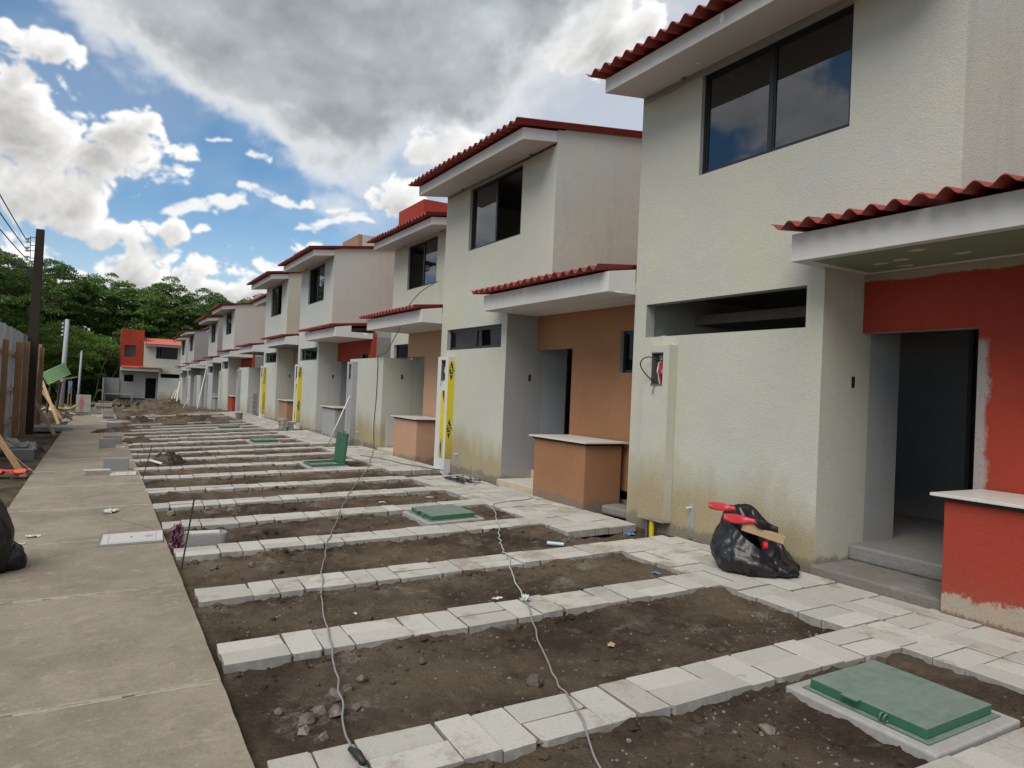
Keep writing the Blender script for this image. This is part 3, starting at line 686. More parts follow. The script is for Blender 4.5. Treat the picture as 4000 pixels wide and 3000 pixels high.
# countable stones and clods
def stone(x, y, s_, seed, label, mat=None, flat=.75, sub=2):
    vs, fs = rock_mesh('s', None, seed, flat); q = MB(); q.v = [(a*s_, b*s_, c_*s_) for a, b, c_ in vs]; q.f = list(fs); q.mi = [0]*len(fs)
    o = q.build('stone', mat or m_stone, None, loc=(x, y, soilz(x, y)+s_*.35*flat), rot=(0, 0, seed*1.3)); o.modifiers.new('s', 'SUBSURF').levels = sub; o.modifiers['s'].subdivision_type = 'SIMPLE'; o.modifiers['s'].render_levels = sub
    tx = bpy.data.textures.get('rough') or bpy.data.textures.new('rough', 'CLOUDS'); tx.noise_scale = .05
    dm = o.modifiers.new('d', 'DISPLACE'); dm.texture = tx; dm.strength = s_*.35; dm.mid_level = .5; dm.texture_coords = 'GLOBAL'
    tag(o, label, 'stone', 'loose stones on the soil beds'); return o
rs = random.Random(5)
for i, (x, y, s_) in enumerate([(1.02, 3.72, .055), (1.10, 3.80, .045), (.98, 3.62, .04), (1.22, 3.90, .06), (1.30, 3.95, .05), (1.16, 3.68, .045), (1.42, 4.02, .04), (.90, 3.86, .035), (1.05, 3.52, .035), (1.28, 3.72, .035)]):
    stone(x, y, s_, i, 'angular grey stone in the cluster at the left end of the second soil bed')
for i, (x, y, s_, lb) in enumerate([(2.32, 3.55, .07, 'dark lump of earth in the middle of the second soil bed beside the cable'), (3.05, 2.45, .06, 'pale stone lying against the nearest paver strip'), (2.28, 2.32, .04, 'single stone lying near the front edge of the nearest soil bed'), (1.15, 2.72, .05, 'grey concrete crumb against the left end of the nearest paver strip'), (1.85, 4.15, .035, 'small yellowish stone in the second soil bed'), (1.55, 9.75, .06, 'rounded grey stone in the soil bed beyond the loose meter box'), (1.62, 9.68, .055, 'rounded tan stone beside the grey one in the soil bed'), (.86, 9.9, .06, 'brown stone beside the sidewalk edge'), (4.55, 6.45, .05, 'pale stone in the trench by the short blue pipe'), (1.3, 6.9, .045, 'grey stone in front of the fifth paver strip'), (1.0, 7.05, .05, 'brown stone by the foot of the rebar stake')]):
    stone(x, y, s_, 30+i, lb)

# ---- steel inspection covers on concrete collars
def manhole(x, y, label, opened=False, group='green steel inspection covers'):
    r = empty('inspection_cover', (x, y, G(x, y)+.004)); r.rotation_euler = (0, SLOPE, -.02); tag(r, label, 'cover', group)
    q = MB(); w, l = .77, .87
    if not opened: q.box(-w/2, w/2, -l/2, l/2, -.13, 0)
    else:
        for a in ((-w/2, w/2, -l/2, -.31), (-w/2, w/2, .31, l/2), (-w/2, -.27, -.31, .31), (.27, w/2, -.31, .31)): q.box(a[0], a[1], a[2], a[3], -.13, 0)
    q.build('concrete_collar', m_conc, r, bevel=.012)
    q = MB()
    fw, fl = .325, .365
    if not opened: q.box(-fw, fw, -fl, fl, .001, .008)
    else:
        for a in ((-fw, fw, -fl, -fl+.05), (-fw, fw, fl-.05, fl), (-fw, -fw+.05, -fl+.05, fl-.05), (fw-.05, fw, -fl+.05, fl-.05)): q.box(a[0], a[1], a[2], a[3], -.10, .012)
        for a in ((-fw+.012, fw-.012, -fl+.012, -fl+.03), (-fw+.012, fw-.012, fl-.03, fl-.012), (-fw+.012, -fw+.03, -fl+.03, fl-.03), (fw-.03, fw-.012, -fl+.03, fl-.03)): q.box(a[0], a[1], a[2], a[3], .0121, .045)
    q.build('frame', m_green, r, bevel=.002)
    if opened:
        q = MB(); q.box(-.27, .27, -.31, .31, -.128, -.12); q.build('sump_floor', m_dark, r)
    q = MB(); cw, cl = .295, .335; q.box(-cw, cw, -cl, cl, .010, .062)
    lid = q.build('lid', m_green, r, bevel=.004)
    q = MB(); q.box(-cw-.035, -cw+.002, .02, .12, .054, .064); q.build('lid_tab', m_green, lid)
    q = MB()
    for k in (-.012, .012): q.tube([(-cw-.012+.02*math.cos(a), -.12+k, .03+.02*math.sin(a)) for a in np.linspace(0, 2*math.pi, 13)], .006, 6, cap=False)
    q.build('padlock_ring', m_green, lid, smooth=True)
    if opened:
        lid.location = (.30, 0, .33); lid.rotation_euler = (0, rad(97), 0)
    return r
manhole(3.89, 2.275, 'green steel inspection cover at the lower right corner of the picture, nearest of all')
manhole(3.85, 8.20, 'closed green steel inspection cover in the soil bed crossed by the right cable')
manhole(3.87, 13.80, 'green inspection cover with its lid standing open', opened=True)
manhole(3.80, 19.30, 'closed green inspection cover just beyond the open one')
manhole(3.75, 24.85, 'farthest green inspection cover, a thin green line between far strips')

# ================================================================== HOUSES
P = 5.853; FX = 5.816
PER = .19
def sheet_mesh(nw, length, slope, mat, amp=.032, th=.007):
    """corrugated sheet: front edge at x=0, runs +x rising by slope, waves across y (0..nw*PER)"""
    q = MB(); n = nw*10; ys_ = [nw*PER*i/n for i in range(n+1)]
    zs_ = [amp*math.cos(2*math.pi*y_/PER) for y_ in ys_]
    for i in range(n):
        a, b, za, zb = ys_[i], ys_[i+1], zs_[i], zs_[i+1]; r = length*slope
        q.poly([(0,a,za), (length,a,za+r), (length,b,zb+r), (0,b,zb)]); q.poly([(0,a,za-th), (0,b,zb-th), (length,b,zb+r-th), (length,a,za+r-th)]); q.poly([(0,a,za-th), (0,a,za), (0,b,zb), (0,b,zb-th)])
    for e in (0, n): q.poly([(0,ys_[e],zs_[e]-th), (length,ys_[e],zs_[e]+length*slope-th), (length,ys_[e],zs_[e]+length*slope), (0,ys_[e],zs_[e])])
    me = q.mesh('roof_sheet', mat, True)
    return me
SH = {}
def sheet(nw, length, slope, mat):
    k = (nw, round(length, 3), slope, mat.name)
    if k not in SH: SH[k] = sheet_mesh(nw, length, slope, mat)
    return SH[k]
def lay_sheets(parent, x0, z0, y0, y1, length, slope, mat, rnd):
    """sheets side by side from y0 to y1 (whole waves), each overlapping its neighbour"""
    tot = max(1, round((y1-y0)/PER)); k = 0; i = 0
    while k < tot:
        nw = min(5, tot-k); 
        if tot-k-nw == 1: nw = tot-k
        o = link('roof_sheet', sheet(nw, length, slope, mat), parent, loc=(x0+rnd.uniform(-.012, .012), y0+k*PER, z0+(.004 if i % 2 else 0)+rnd.uniform(0, .002)))
        k += nw; i += 1

def text_part(txt, size, mat, parent, M, name='lettering', ext=.0008):
    cu = bpy.data.curves.new('txt', 'FONT'); cu.body = txt; cu.size = size; cu.extrude = ext; cu.align_x = 'CENTER'; cu.align_y = 'CENTER'
    tmp = bpy.data.objects.new('txt', cu); COL.objects.link(tmp); dg = bpy.context.evaluated_depsgraph_get(); dg.update()
    me = bpy.data.meshes.new_from_object(tmp.evaluated_get(dg)); bpy.data.objects.remove(tmp, do_unlink=True)
    me.transform(M); me.materials.clear(); me.materials.append(mat); return link(name, me, parent)
# frame for print on a face looking to -x : text x -> world -y (reads left to right seen from the street), text y -> z
def face_negx(x, y, z, rot=0.): return Matrix.Translation((x, y, z)) @ Matrix(((0,0,-1,0), (-1,0,0,0), (0,1,0,0), (0,0,0,1))) @ Matrix.Rotation(rot, 4, 'Z')
def face_negy(x, y, z, rot=0.): return Matrix.Translation((x, y, z)) @ Matrix(((1,0,0,0), (0,0,-1,0), (0,1,0,0), (0,0,0,1))) @ Matrix.Rotation(rot, 4, 'Z')

def window(parent, x, y0, y1, z0, z1, panes=('l', 'r'), gm=None, name='window', fr=.035):
    """two-light sliding window in the plane x, frame sits x..x+.05; l = far light (large y), r = near light"""
    gm = gm or m_glass; q = MB(); e = .0015
    y0 += e; y1 -= e; z0 += e; z1 -= e; ym = (y0+y1)/2
    q.box(x, x+.06, y0, y0+fr, z0, z1); q.box(x, x+.06, y1-fr, y1, z0, z1); q.box(x, x+.06, y0+fr, y1-fr, z0, z0+fr); q.box(x, x+.06, y0+fr, y1-fr, z1-fr, z1)
    q.box(x+.004, x+.05, ym-fr*.65, ym+fr*.65, z0+fr, z1-fr)
    w_ = q.build(name, m_black, parent)
    for s_ in ('l', 'r'):
        if s_ not in panes: continue
        a, b = (ym+fr*.65, y1-fr) if s_ == 'l' else (y0+fr, ym-fr*.65)
        q = MB(); q.poly([(x+.026, a, z0+fr), (x+.026, a, z1-fr), (x+.026, b, z1-fr), (x+.026, b, z0+fr)]); q.build('pane', gm, w_)
        q = MB(); f2 = .02
        for bx in ((a, a+f2, z0+fr, z1-fr), (b-f2, b, z0+fr, z1-fr), (a+f2, b-f2, z0+fr, z0+fr+f2), (a+f2, b-f2, z1-fr-f2, z1-fr)): q.box(x+.012, x+.04, *bx)
        q.build('sash', m_black, w_)
    return w_

def house(idx, L, dz, label, s=0., front=None, side=None, entry=None, counter=None, tower_side=None, up_panes=('l', 'r'), hi='win', pillar='plain', soffit='fascia', steps='cement', sheetm=None, detail=True, ret=None, root=None, paint_edge=False, ent_win=True, pil=True, kerb_block=False):
    front = front or m_pale; side = side or m_beige; entry = entry or m_orange; sheetm = sheetm or m_sheet; ret = ret or side
    rnd = random.Random(idx*13+1)
    r = root or empty('terrace_house', (FX, L, dz)); tag(r, label, 'house', 'terrace houses along the walkway')
    zb = -.55; de = -.11 if idx == 1 else 0.; yc = -2.6+de
    # front wall
    q = MB(); holes = [(-3.95, yc, zb-1, 3.2, 3), (-2.9, -1.02, 4.31, 5.47)]
    holes.append((-2.52, -.22, 2.49, 2.895) if hi == 'open' else (-2.42, -.27, 2.485, 2.88))
    q.wall(s, s+.14, -3.9, 0, zb, 5.56, holes, 0, 1, 2)
    q.build('front_wall', [front, m_cem, side, ret], r)
    # flank walls under the sloping roof
    def top(x): return 5.74+.134*(x-s)
    q = MB(); q.prism([(s+.14, 3.2), (5.2, 3.2), (5.2, top(5.2)), (s+.14, top(s+.14))], -3.9, -3.78); q.build('side_wall', side, r)
    q = MB(); q.prism([(s+.14, zb), (5.2, zb), (5.2, top(5.2)), (s+.14, top(s+.14))], -.13, -.003); q.build('party_wall', side, r)
    q = MB(); q.prism([(s+.14, 5.56), (s+.14, top(s+.14)-.02), (s+.003, top(s)-.02), (s+.003, 5.56)], -3.9, -.003, 0); q.build('wall_plate', side, r)
    # return wall beside the entrance, painted to the door reveal and bare cement inside
    if s == 0:
        q = MB(); q.box(.14, .74, yc, yc+.12, zb, 3.2); q.build('return_wall', ret, r)
        q = MB(); q.box(.74, 1.24, yc+.001, yc+.12, zb, 3.2); q.build('inner_wall', m_cem, r)
    else:
        q = MB(); q.wall(0, .12, -2.6, -.003, zb, 2.43); q.build('yard_wall', front, r)
        q = MB(); q.box(.12, .74, -2.6, -2.48, zb, 2.43); q.box(.745, 1.24, -2.6, -2.48, zb, 2.43); q.box(.745, s-.01, -2.6, -2.48, 2.432, 3.2); q.build('return_wall', ret, r)
    # entrance wall
    q = MB(); ho = [(-3.66+de, yc, zb-1, 2.47)]
    if ent_win: ho.append((-5.5, -4.85, 2.08, 2.68))
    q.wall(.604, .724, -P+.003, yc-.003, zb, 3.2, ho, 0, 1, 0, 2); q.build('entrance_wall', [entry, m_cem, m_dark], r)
    if ent_win: window(r, .66, -5.5, -4.85, 2.08, 2.68, ('l', 'r'), m_glassd, 'small_window', .025)
    # recessed upper stair block
    tx = 1.93+s*.9
    q = MB(); q.wall(tx, tx+.14, -P+.01, -3.903, 3.3, 7.13, (), 0); o = q.build('stair_block_front', entry, r)
    q = MB(); ts = tower_side or side; q.box(tx+.14, 5.2, -P+.01, -P+.13, 3.3, 7.13); q.box(tx+.14, 5.2, -4.03, -3.903, 3.3, 7.13); q.box(5.08, 5.2, -P+.13, -4.03, 3.3, 7.13); q.build('stair_block_sides', ts, r)
    q = MB(); q.box(tx+.14, 5.08, -P+.13, -4.03, 6.6, 6.7); q.build('flat_slab', m_cem, r); q = MB(); q.box(.724, tx+.14, -P+.003, -3.9, 3.1, 3.29); q.build('flat_slab', m_cem, r)
    # inside
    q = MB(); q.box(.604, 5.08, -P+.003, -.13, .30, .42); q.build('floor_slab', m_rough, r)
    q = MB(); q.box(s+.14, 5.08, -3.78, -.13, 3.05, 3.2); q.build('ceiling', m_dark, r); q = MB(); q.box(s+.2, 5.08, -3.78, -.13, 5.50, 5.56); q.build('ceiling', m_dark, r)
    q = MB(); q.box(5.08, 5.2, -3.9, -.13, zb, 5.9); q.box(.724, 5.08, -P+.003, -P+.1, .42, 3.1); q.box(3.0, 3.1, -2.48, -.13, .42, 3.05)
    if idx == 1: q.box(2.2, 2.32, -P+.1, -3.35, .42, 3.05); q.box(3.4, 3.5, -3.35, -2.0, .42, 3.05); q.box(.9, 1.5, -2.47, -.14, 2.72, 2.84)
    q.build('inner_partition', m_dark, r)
    # roof
    rf = MB(); rf.prism([(s-.616, 5.45), (s-.003, 5.535), (s-.003, 5.70), (s-.616, 5.625)], -3.9, -.002); e = rf.build('eaves_box', m_fascia, r, bevel=.004)
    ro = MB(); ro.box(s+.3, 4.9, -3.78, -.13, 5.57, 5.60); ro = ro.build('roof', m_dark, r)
    lay_sheets(ro, s-.80, 5.665, -4.02, .17, 5.9-s*.9, .134, sheetm, rnd)
    # porch canopy
    q = MB(); q.prism([(-.436, 3.04), (-.004, 3.04), (-.004, 3.36), (-.436, 3.29)], -P+.004, yc+.04)
    cnp = q.build('porch_canopy', m_fascia, r, bevel=.004)
    q = MB(); q.box(-.003, .603, -P+.004, yc-.003, 3.04, 3.19); q.build('porch_soffit', m_fascia, cnp)
    if soffit == 'green':
        q = MB(); q.box(-.34, .50, -P+.1, yc-.12, 3.036, 3.0395); q.build('soffit_board', m_gboard, cnp)
    elif soffit == 'bare':
        q = MB(); q.box(-.40, .55, -P+.06, -2.66, 3.036, 3.0395); q.build('soffit_board', m_greyw, cnp)
        for k in range(7):
            q = MB(); yy = -P+.25+k*.45; q.box(-.40, .55, yy, yy+.05, 3.0, 3.0355); q.build('batten', m_cem, cnp)
    else:
        q = MB(); q.tube([(.1, -4.2, 3.04), (.1, -4.2, 3.02)], [.06, .03], 12); q.build('lamp_rose', m_fascia, cnp)
    lay_sheets(cnp, -.60, 3.335, -P+.03, -3.905, 2.5+s*.9, .10, sheetm, rnd)
    lay_sheets(cnp, -.60, 3.338, -3.905, -2.42+de, .597, .10, sheetm, rnd)
    # windows
    window(r, s+.05, -2.9, -1.02, 4.31, 5.47, up_panes)
    if hi == 'win' : window(r, s+.07, -2.42, -.27, 2.485, 2.88, ('l', 'r'), m_glassd, 'high_window')
    # steps
    if steps == 'tile':
        st = MB(); st.box(-.06, .60, -3.80, -2.604, zb, .275); st = st.build('step', m_cem, r)
        for k in range(4):
            q = MB(); a = -3.80+k*.3; q.box(-.07, -.0605, a+.002, a+.297, .12, .285); q.build('riser_tile', m_tile, st, bevel=.002)
        for k in range(4):
            for j_ in range(2):
                q = MB(); a = -3.80+k*.3; q.box(-.068+j_*.334, .262+j_*.334, a+.002, a+.297, .2755, .287); q.build('tread_tile', m_counter, st, bevel=.002)
        for k in range(4):
            q = MB(); a = -3.80+k*.3; q.box(.59, .6035, a+.002, a+.297, .288, .43); q.build('riser_tile', m_tile, st, bevel=.002)
    else:
        st = MB(); st.box(-.08, .60, -3.84+de, yc-.004, zb, .275); st.box(.50, .603, -3.66+de, yc-.004, .275, .42); st.build('step', m_rough if steps == 'cement' else m_cmu, r, bevel=.02)
    # kitchen counter block
    if counter:
        q = MB(); q.box(-.13, .50, -5.1+de, -3.82+de, zb, 1.06); cb_ = q.build('counter', counter, r, bevel=.008)
        q = MB(); q.box(-.15, .53, -5.13+de, -3.79+de, 1.06, 1.088); q.build('counter_trim', m_trimblk, cb_)
        q = MB(); q.box(-.19, .57, -5.17+de, -3.74+de, 1.0885, 1.112); q.build('countertop', m_counter, cb_, bevel=.003)
    if kerb_block:
        cbk = empty('block_pier'); cbk.parent = r
        for k in range(6):
            for j_ in range(2):
                q = MB(); off = 0 if k % 2 else .1; y0_ = -4.45+j_*.4 if k % 2 else -4.45+(0, .2)[j_]; y1_ = y0_+.39 if k % 2 else y0_+(.19, .59)[j_]
                q.box(-.1+rnd.uniform(-.006, .006), .09, y0_, min(y1_, -3.66), .10+k*.2, .29+k*.2); q.build('block', m_cmu, cbk, bevel=.004)
    # electricity meter pillar
    if pil:
        ya, yb_, zt = (-.80, -.36, 2.37) if idx == 1 else (-.66, -.18, 2.35)
        zlo = .30 if idx == 1 else zb
        pm = {'plain': front, 'grey': m_cem, 'yellow': m_white, 'glass': m_white}[pillar]
        by0, by1, bz0, bz1 = ya+.10, ya+.30, 1.90, 2.29
        if pillar != 'plain' or idx != 1: by0, by1 = ya+.13, ya+.32
        q = MB(); q.wall(-.13, -.003, ya, yb_, zlo, zt, [(by0, by1, bz0, bz1)], 0, 0, 1)
        o = q.build('meter_pillar', [pm, m_beige2 if idx == 1 else (m_beige if pillar == 'plain' else pm)], r)
        q = MB(); e_ = .001
        q.box(-.03, -.02, by0+e_, by1-e_, bz0+e_, bz1-e_); q.box(-.128, -.03, by0+e_, by0+.006, bz0+e_, bz1-e_); q.box(-.128, -.03, by1-.006, by1-e_, bz0+e_, bz1-e_); q.box(-.14, -.03, by0+e_, by1-e_, bz0-.0, bz0+.012); q.box(-.14, -.03, by0+e_, by1-e_, bz1-.014, bz1-e_)
        mbx = q.build('meter_box', m_plate, o)
        if idx in (1, 2, 3, 4):
            ym = (by0+by1)/2
            q = MB(); q.box(-.075, -.031, ym-.025, ym+.03, bz0+.13, bz0+.26); q.build('terminal_block', m_redp, mbx, bevel=.004)
            q = MB()
            for k in (-.05, .05): q.tube([(-.06, ym+k, bz0+.12), (-.085, ym+k*.9, bz0+.16), (-.06, ym+k, bz0+.27)], .008, 6)
            q.box(-.034, -.031, ym-.06, ym-.01, bz0+.07, bz0+.11); q.box(-.034, -.031, ym+.02, ym+.07, bz1-.12, bz1-.03)
            q.tube([(-.05, ym+.03, bz0+.01), (-.07, ym+.05, bz0+.16), (-.06, ym+.02, bz0+.30), (-.045, ym-.06, bz0+.33)], .006, 6); q.build('white_lead', m_whitep, mbx)
            q = MB(); q.tube([(-.05, ym+.015, bz0+.01), (-.06, ym+.02, bz0+.1), (-.06, ym+.005, bz0+.14)], .006, 6); q.build('red_lead', m_redp, mbx)
            if idx == 1:
                q = MB(); q.tube(spline([(-.04, ym-.08, bz1-.14), (-.13, ym-.02, bz1-.09), (-.20, ym+.08, bz1-.06), (-.24, ym+.15, bz1-.10), (-.23, ym+.17, bz1-.18), (-.16, ym+.12, bz0+.10), (-.05, ym+.04, bz0+.01)], 6), .007, 8); q.build('loose_black_lead', m_cableb, mbx, smooth=True)
            q = MB(); q.tube([(-.14, ym+.02, bz0), (-.16, ym+.03, bz0-.06), (-.15, ym+.05, bz0-.12)], .003, 5); q.tube([(-.14, ym, bz0), (-.16, ym+.02, bz0-.05), (-.15, ym+.02, bz0-.10)], .0025, 5); q.build('thin_lead', m_rebar, mbx)
        if pillar in ('yellow', 'glass'):
            q = MB(); q.box(-.128, -.004, ya-.0045, ya-.001, .42, 2.27 if pillar == 'yellow' else 2.3); sb = q.build('sheathing_side', m_yel, o)
            q = MB(); q.box(-.1345, -.1305, ya+.11, ya+.27, .42, 1.70 if pillar == 'yellow' else 1.55); sf = q.build('sheathing_front', m_yel, o)
            if pillar == 'glass':
                q = MB(); q.box(-.1345, -.1305, ya+.02, yb_-.22, 1.56, 1.9); q.build('sheathing_top', m_yel, o)
            if pillar == 'yellow':
                def diamond(M, w_, h_):
                    q = MB(); q.poly([tuple(M @ Vector(v_)) for v_ in ((-w_, 0, 0), (0, -h_, 0), (w_, 0, 0), (0, h_, 0))]); q.build('printed_diamond', m_ink, o)
                for zc in (2.08, .98):
                    diamond(face_negy(-.066, ya-.0052, zc), .06, .20)
                    text_part('GP', .15, m_yel, o, face_negy(-.066, ya-.006, zc, math.pi/2))
                q = MB(); q.poly([(-.1352, ya+.111, 1.70), (-.1352, ya+.111, 1.46), (-.1352, ya+.20, 1.62), (-.1352, ya+.20, 1.70)]); q.build('printed_diamond', m_ink, o)
                q = MB(); q.poly([(-.1352, ya+.16, .44), (-.1352, ya+.235, .62), (-.1352, ya+.16, .80)]); q.build('printed_diamond', m_ink, o)
            else:
                for zc in (1.95, .95): text_part('DensGlass', .15, m_ink, o, face_negy(-.066, ya-.0056, zc, math.pi/2))
    # outlet box and water stub
    if detail:
        yy = yc-.0015
        q = MB(); q.box(.46, .51, yy-.0005, yy+.0, 1.93, 2.04); q.build('outlet_opening', m_trimblk, r)
        q = MB(); q.tube([(-.07, -1.12 if idx == 1 else -.95, .53), (-.001, -1.12 if idx == 1 else -.95, .53)], .012, 8); q.build('water_stub', m_pvc, r)
        q = MB(); yy = -1.12 if idx == 1 else -.95; n = 12
        pts = [(-.0035, yy+.05+.02*rnd.uniform(-1, 1), .2+.38*i/n) for i in range(n+1)]+[(-.0035, yy-.05+.02*rnd.uniform(-1, 1), .2+.38*i/n) for i in range(n, -1, -1)]
        q.poly(pts); q.build('cement_patch', m_cem, r)
        for k in (-.75, -3.2):
            q = MB(); q.tube([(s-.05, k, 5.515), (s-.012, k, 5.515)], .014, 8); q.tube([(s-.05, k-.03, 5.52), (s-.05, k+.03, 5.51)], .008, 6); q.build('cable_bracket', m_plate, r)
    return r

LL = [6.95+P*k for k in range(11)]
DZ = [0, 0, -.02, -.04, -.05, -.15, -.24, -.46, -.58, -.68, -.87]
h1 = house(1, LL[0], DZ[0], 'nearest terrace house, its entrance wall and counter painted red, big tinted window above', entry=m_red1, counter=m_red1, tower_side=m_red, hi='open', soffit='green', ret=m_beige2)
h2 = house(2, LL[1], DZ[1], 'second terrace house with orange entrance wall and yellow-sheathed meter pillar', entry=m_orange, counter=m_orange, tower_side=m_orange, up_panes=('l',), pillar='yellow', steps='tile', ret=m_greyw)
h3 = house(3, LL[2], DZ[2], 'set-back terrace house with peach entrance wall, low yard wall and cable hanging from its porch', s=1.13, entry=m_peach, counter=m_peach, up_panes=('r',), pillar='grey', steps='tile', ret=m_beige2)
h4 = house(4, LL[3], DZ[3], 'fourth terrace house with red entrance wall, red stair block above the roofs and grey counter', entry=m_red, counter=m_cem, tower_side=m_red, up_panes=('r',), pillar='yellow', front=m_pale_f)
h5 = house(5, LL[4], DZ[4], 'fifth terrace house with brown entrance wall and a yellow pillar lettered in black', entry=m_brown, counter=m_brown, up_panes=('l',), pillar='glass', soffit='bare', side=m_beige2, front=m_pale_f)
h6 = house(6, LL[5], DZ[5], 'set-back terrace house with a low yard wall and a pier of bare blocks in front', s=1.13, entry=m_red, up_panes=('l', 'r'), pillar='grey', soffit='bare', detail=False, kerb_block=True, front=m_pale_f)
h7 = house(7, LL[6], DZ[6], 'seventh terrace house with beige flank and small red counter', entry=m_red, counter=m_red, up_panes=('l', 'r'), pillar='plain', detail=False, front=m_pale_f, hi='none')
h8 = house(8, LL[7], DZ[7], 'eighth terrace house, flank still grey cement, long white pole leaning against it', entry=m_greyw, up_panes=('l', 'r'), pillar='grey', detail=False, side=m_greyw, front=m_grey_f, hi='none', kerb_block=True, counter=m_cmu)
h9 = house(9, LL[8], DZ[8], 'set-back grey terrace house mostly hidden behind the eighth', s=1.13, entry=m_greyw, pillar='grey', detail=False, side=m_greyw, front=m_grey_f, hi='none')
h10 = house(10, LL[9], DZ[9], 'tenth terrace house with a bare dark cement flank', entry=m_greyw, pillar='grey', detail=False, side=m_greyw, front=m_grey_f, hi='none', soffit='bare')
h11 = house(11, LL[10], DZ[10], 'last terrace house of the row, pale front, planks leaning on it', entry=m_greyw, pillar='grey', detail=False, side=m_beige, front=m_pale_f, hi='none', soffit='bare')
def ragged(parent, name, mat, pts, seed, amp=.02, sub=5, axis='x', at=0.):
    rg_ = random.Random(seed); out = []
    for i, (a, b) in enumerate(pts):
        c_, d_ = pts[(i+1) % len(pts)]
        for k in range(sub): f = k/sub; out.append((a+(c_-a)*f+rg_.uniform(-amp, amp)*(k > 0), b+(d_-b)*f+rg_.uniform(-amp, amp)*(k > 0)))
    q = MB(); q.poly([(at, y_, z_) if axis == 'x' else (y_, at, z_) for y_, z_ in out]); return q.build(name, mat, parent)
ragged(h1, 'cement_patch', m_beige2, [(-.34, 2.372), (-.34, 2.487), (-.78, 2.487), (-.84, 2.40), (-.80, 2.372)], 4, .012, 5, at=-.0025)
ragged(h1, 'cement_patch', m_cem, [(-.02, 5.45), (-.02, 5.53), (-3.85, 5.53), (-3.85, 5.49)], 6, .014, 26, at=-.0025)
ragged(h2, 'cement_patch', m_cem, [(-.02, 5.47), (-.02, 5.53), (-3.85, 5.53), (-3.85, 5.50)], 7, .012, 26, at=-.0025)
for hh in (h1,):
    q = MB(); q.box(1.75, 1.9, -3.62, -3.40, .42, 3.05); q.build('door_post', m_greyw, hh)
# house closing the end of the street, turned to face the camera
er = empty('end_house', (7.5, 76, -1.0)); er.rotation_euler = (0, 0, math.pi/2); er.scale = (1, -1, 1)
h12 = house(12, 0, 0, 'house closing the far end of the street, red stair block and coral tiled roof', entry=m_red, tower_side=m_red, sheetm=m_sheet2, detail=False, pil=False, root=er, front=m_pale, hi='none', ent_win=False)
er['group'] = 'houses'
# unpainted ground floor, open window of the red block, low grey yard wall and slab shelf of that house
for ch in list(er.children):
    if ch.name.startswith(('entrance_wall', 'stair_block_front')): bpy.data.objects.remove(ch, do_unlink=True)
q = MB(); q.wall(.604, .724, -P+.003, -2.603, -.55, 3.2, [(-3.66, -2.75, -2, 2.4), (-5.5, -4.7, 2.0, 2.65)], 0); q.build('entrance_wall', m_greyw, er)
q = MB(); q.wall(1.1, 1.24, -P+.01, -3.903, 3.3, 7.0, [(-5.55, -4.6, 4.35, 5.5)], 0); q.build('stair_block_front', m_red, er)
q = MB(); q.box(1.24, 2.0, -P+.01, -P+.13, 3.3, 7.0); q.box(1.24, 2.0, -4.03, -3.903, 3.3, 7.0); q.build('stair_block_cheek', m_red, er)
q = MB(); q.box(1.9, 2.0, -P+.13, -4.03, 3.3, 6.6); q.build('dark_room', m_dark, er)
q = MB(); q.box(-1.2, .6, -P-1.4, -P-1.28, -.5, 2.3); q.box(.45, .6, -P-1.28, -P-.01, -.5, 2.3); q.build('yard_wall', m_greyw, er)
q = MB(); q.box(-1.0, .3, -P-1.25, -P+1.1, .78, .86); q.box(-1.0, -.9, -P+.98, -P+1.1, -.5, .78); q.box(-1.0, -.9, -P-1.25, -P-1.13, -.5, .78); q.build('slab_shelf', m_greyw, er)
q = MB(); q.box(-.75, -.2, -4.4, -2.0, 3.42, 3.46); q.build('warped_board', m_card, er)

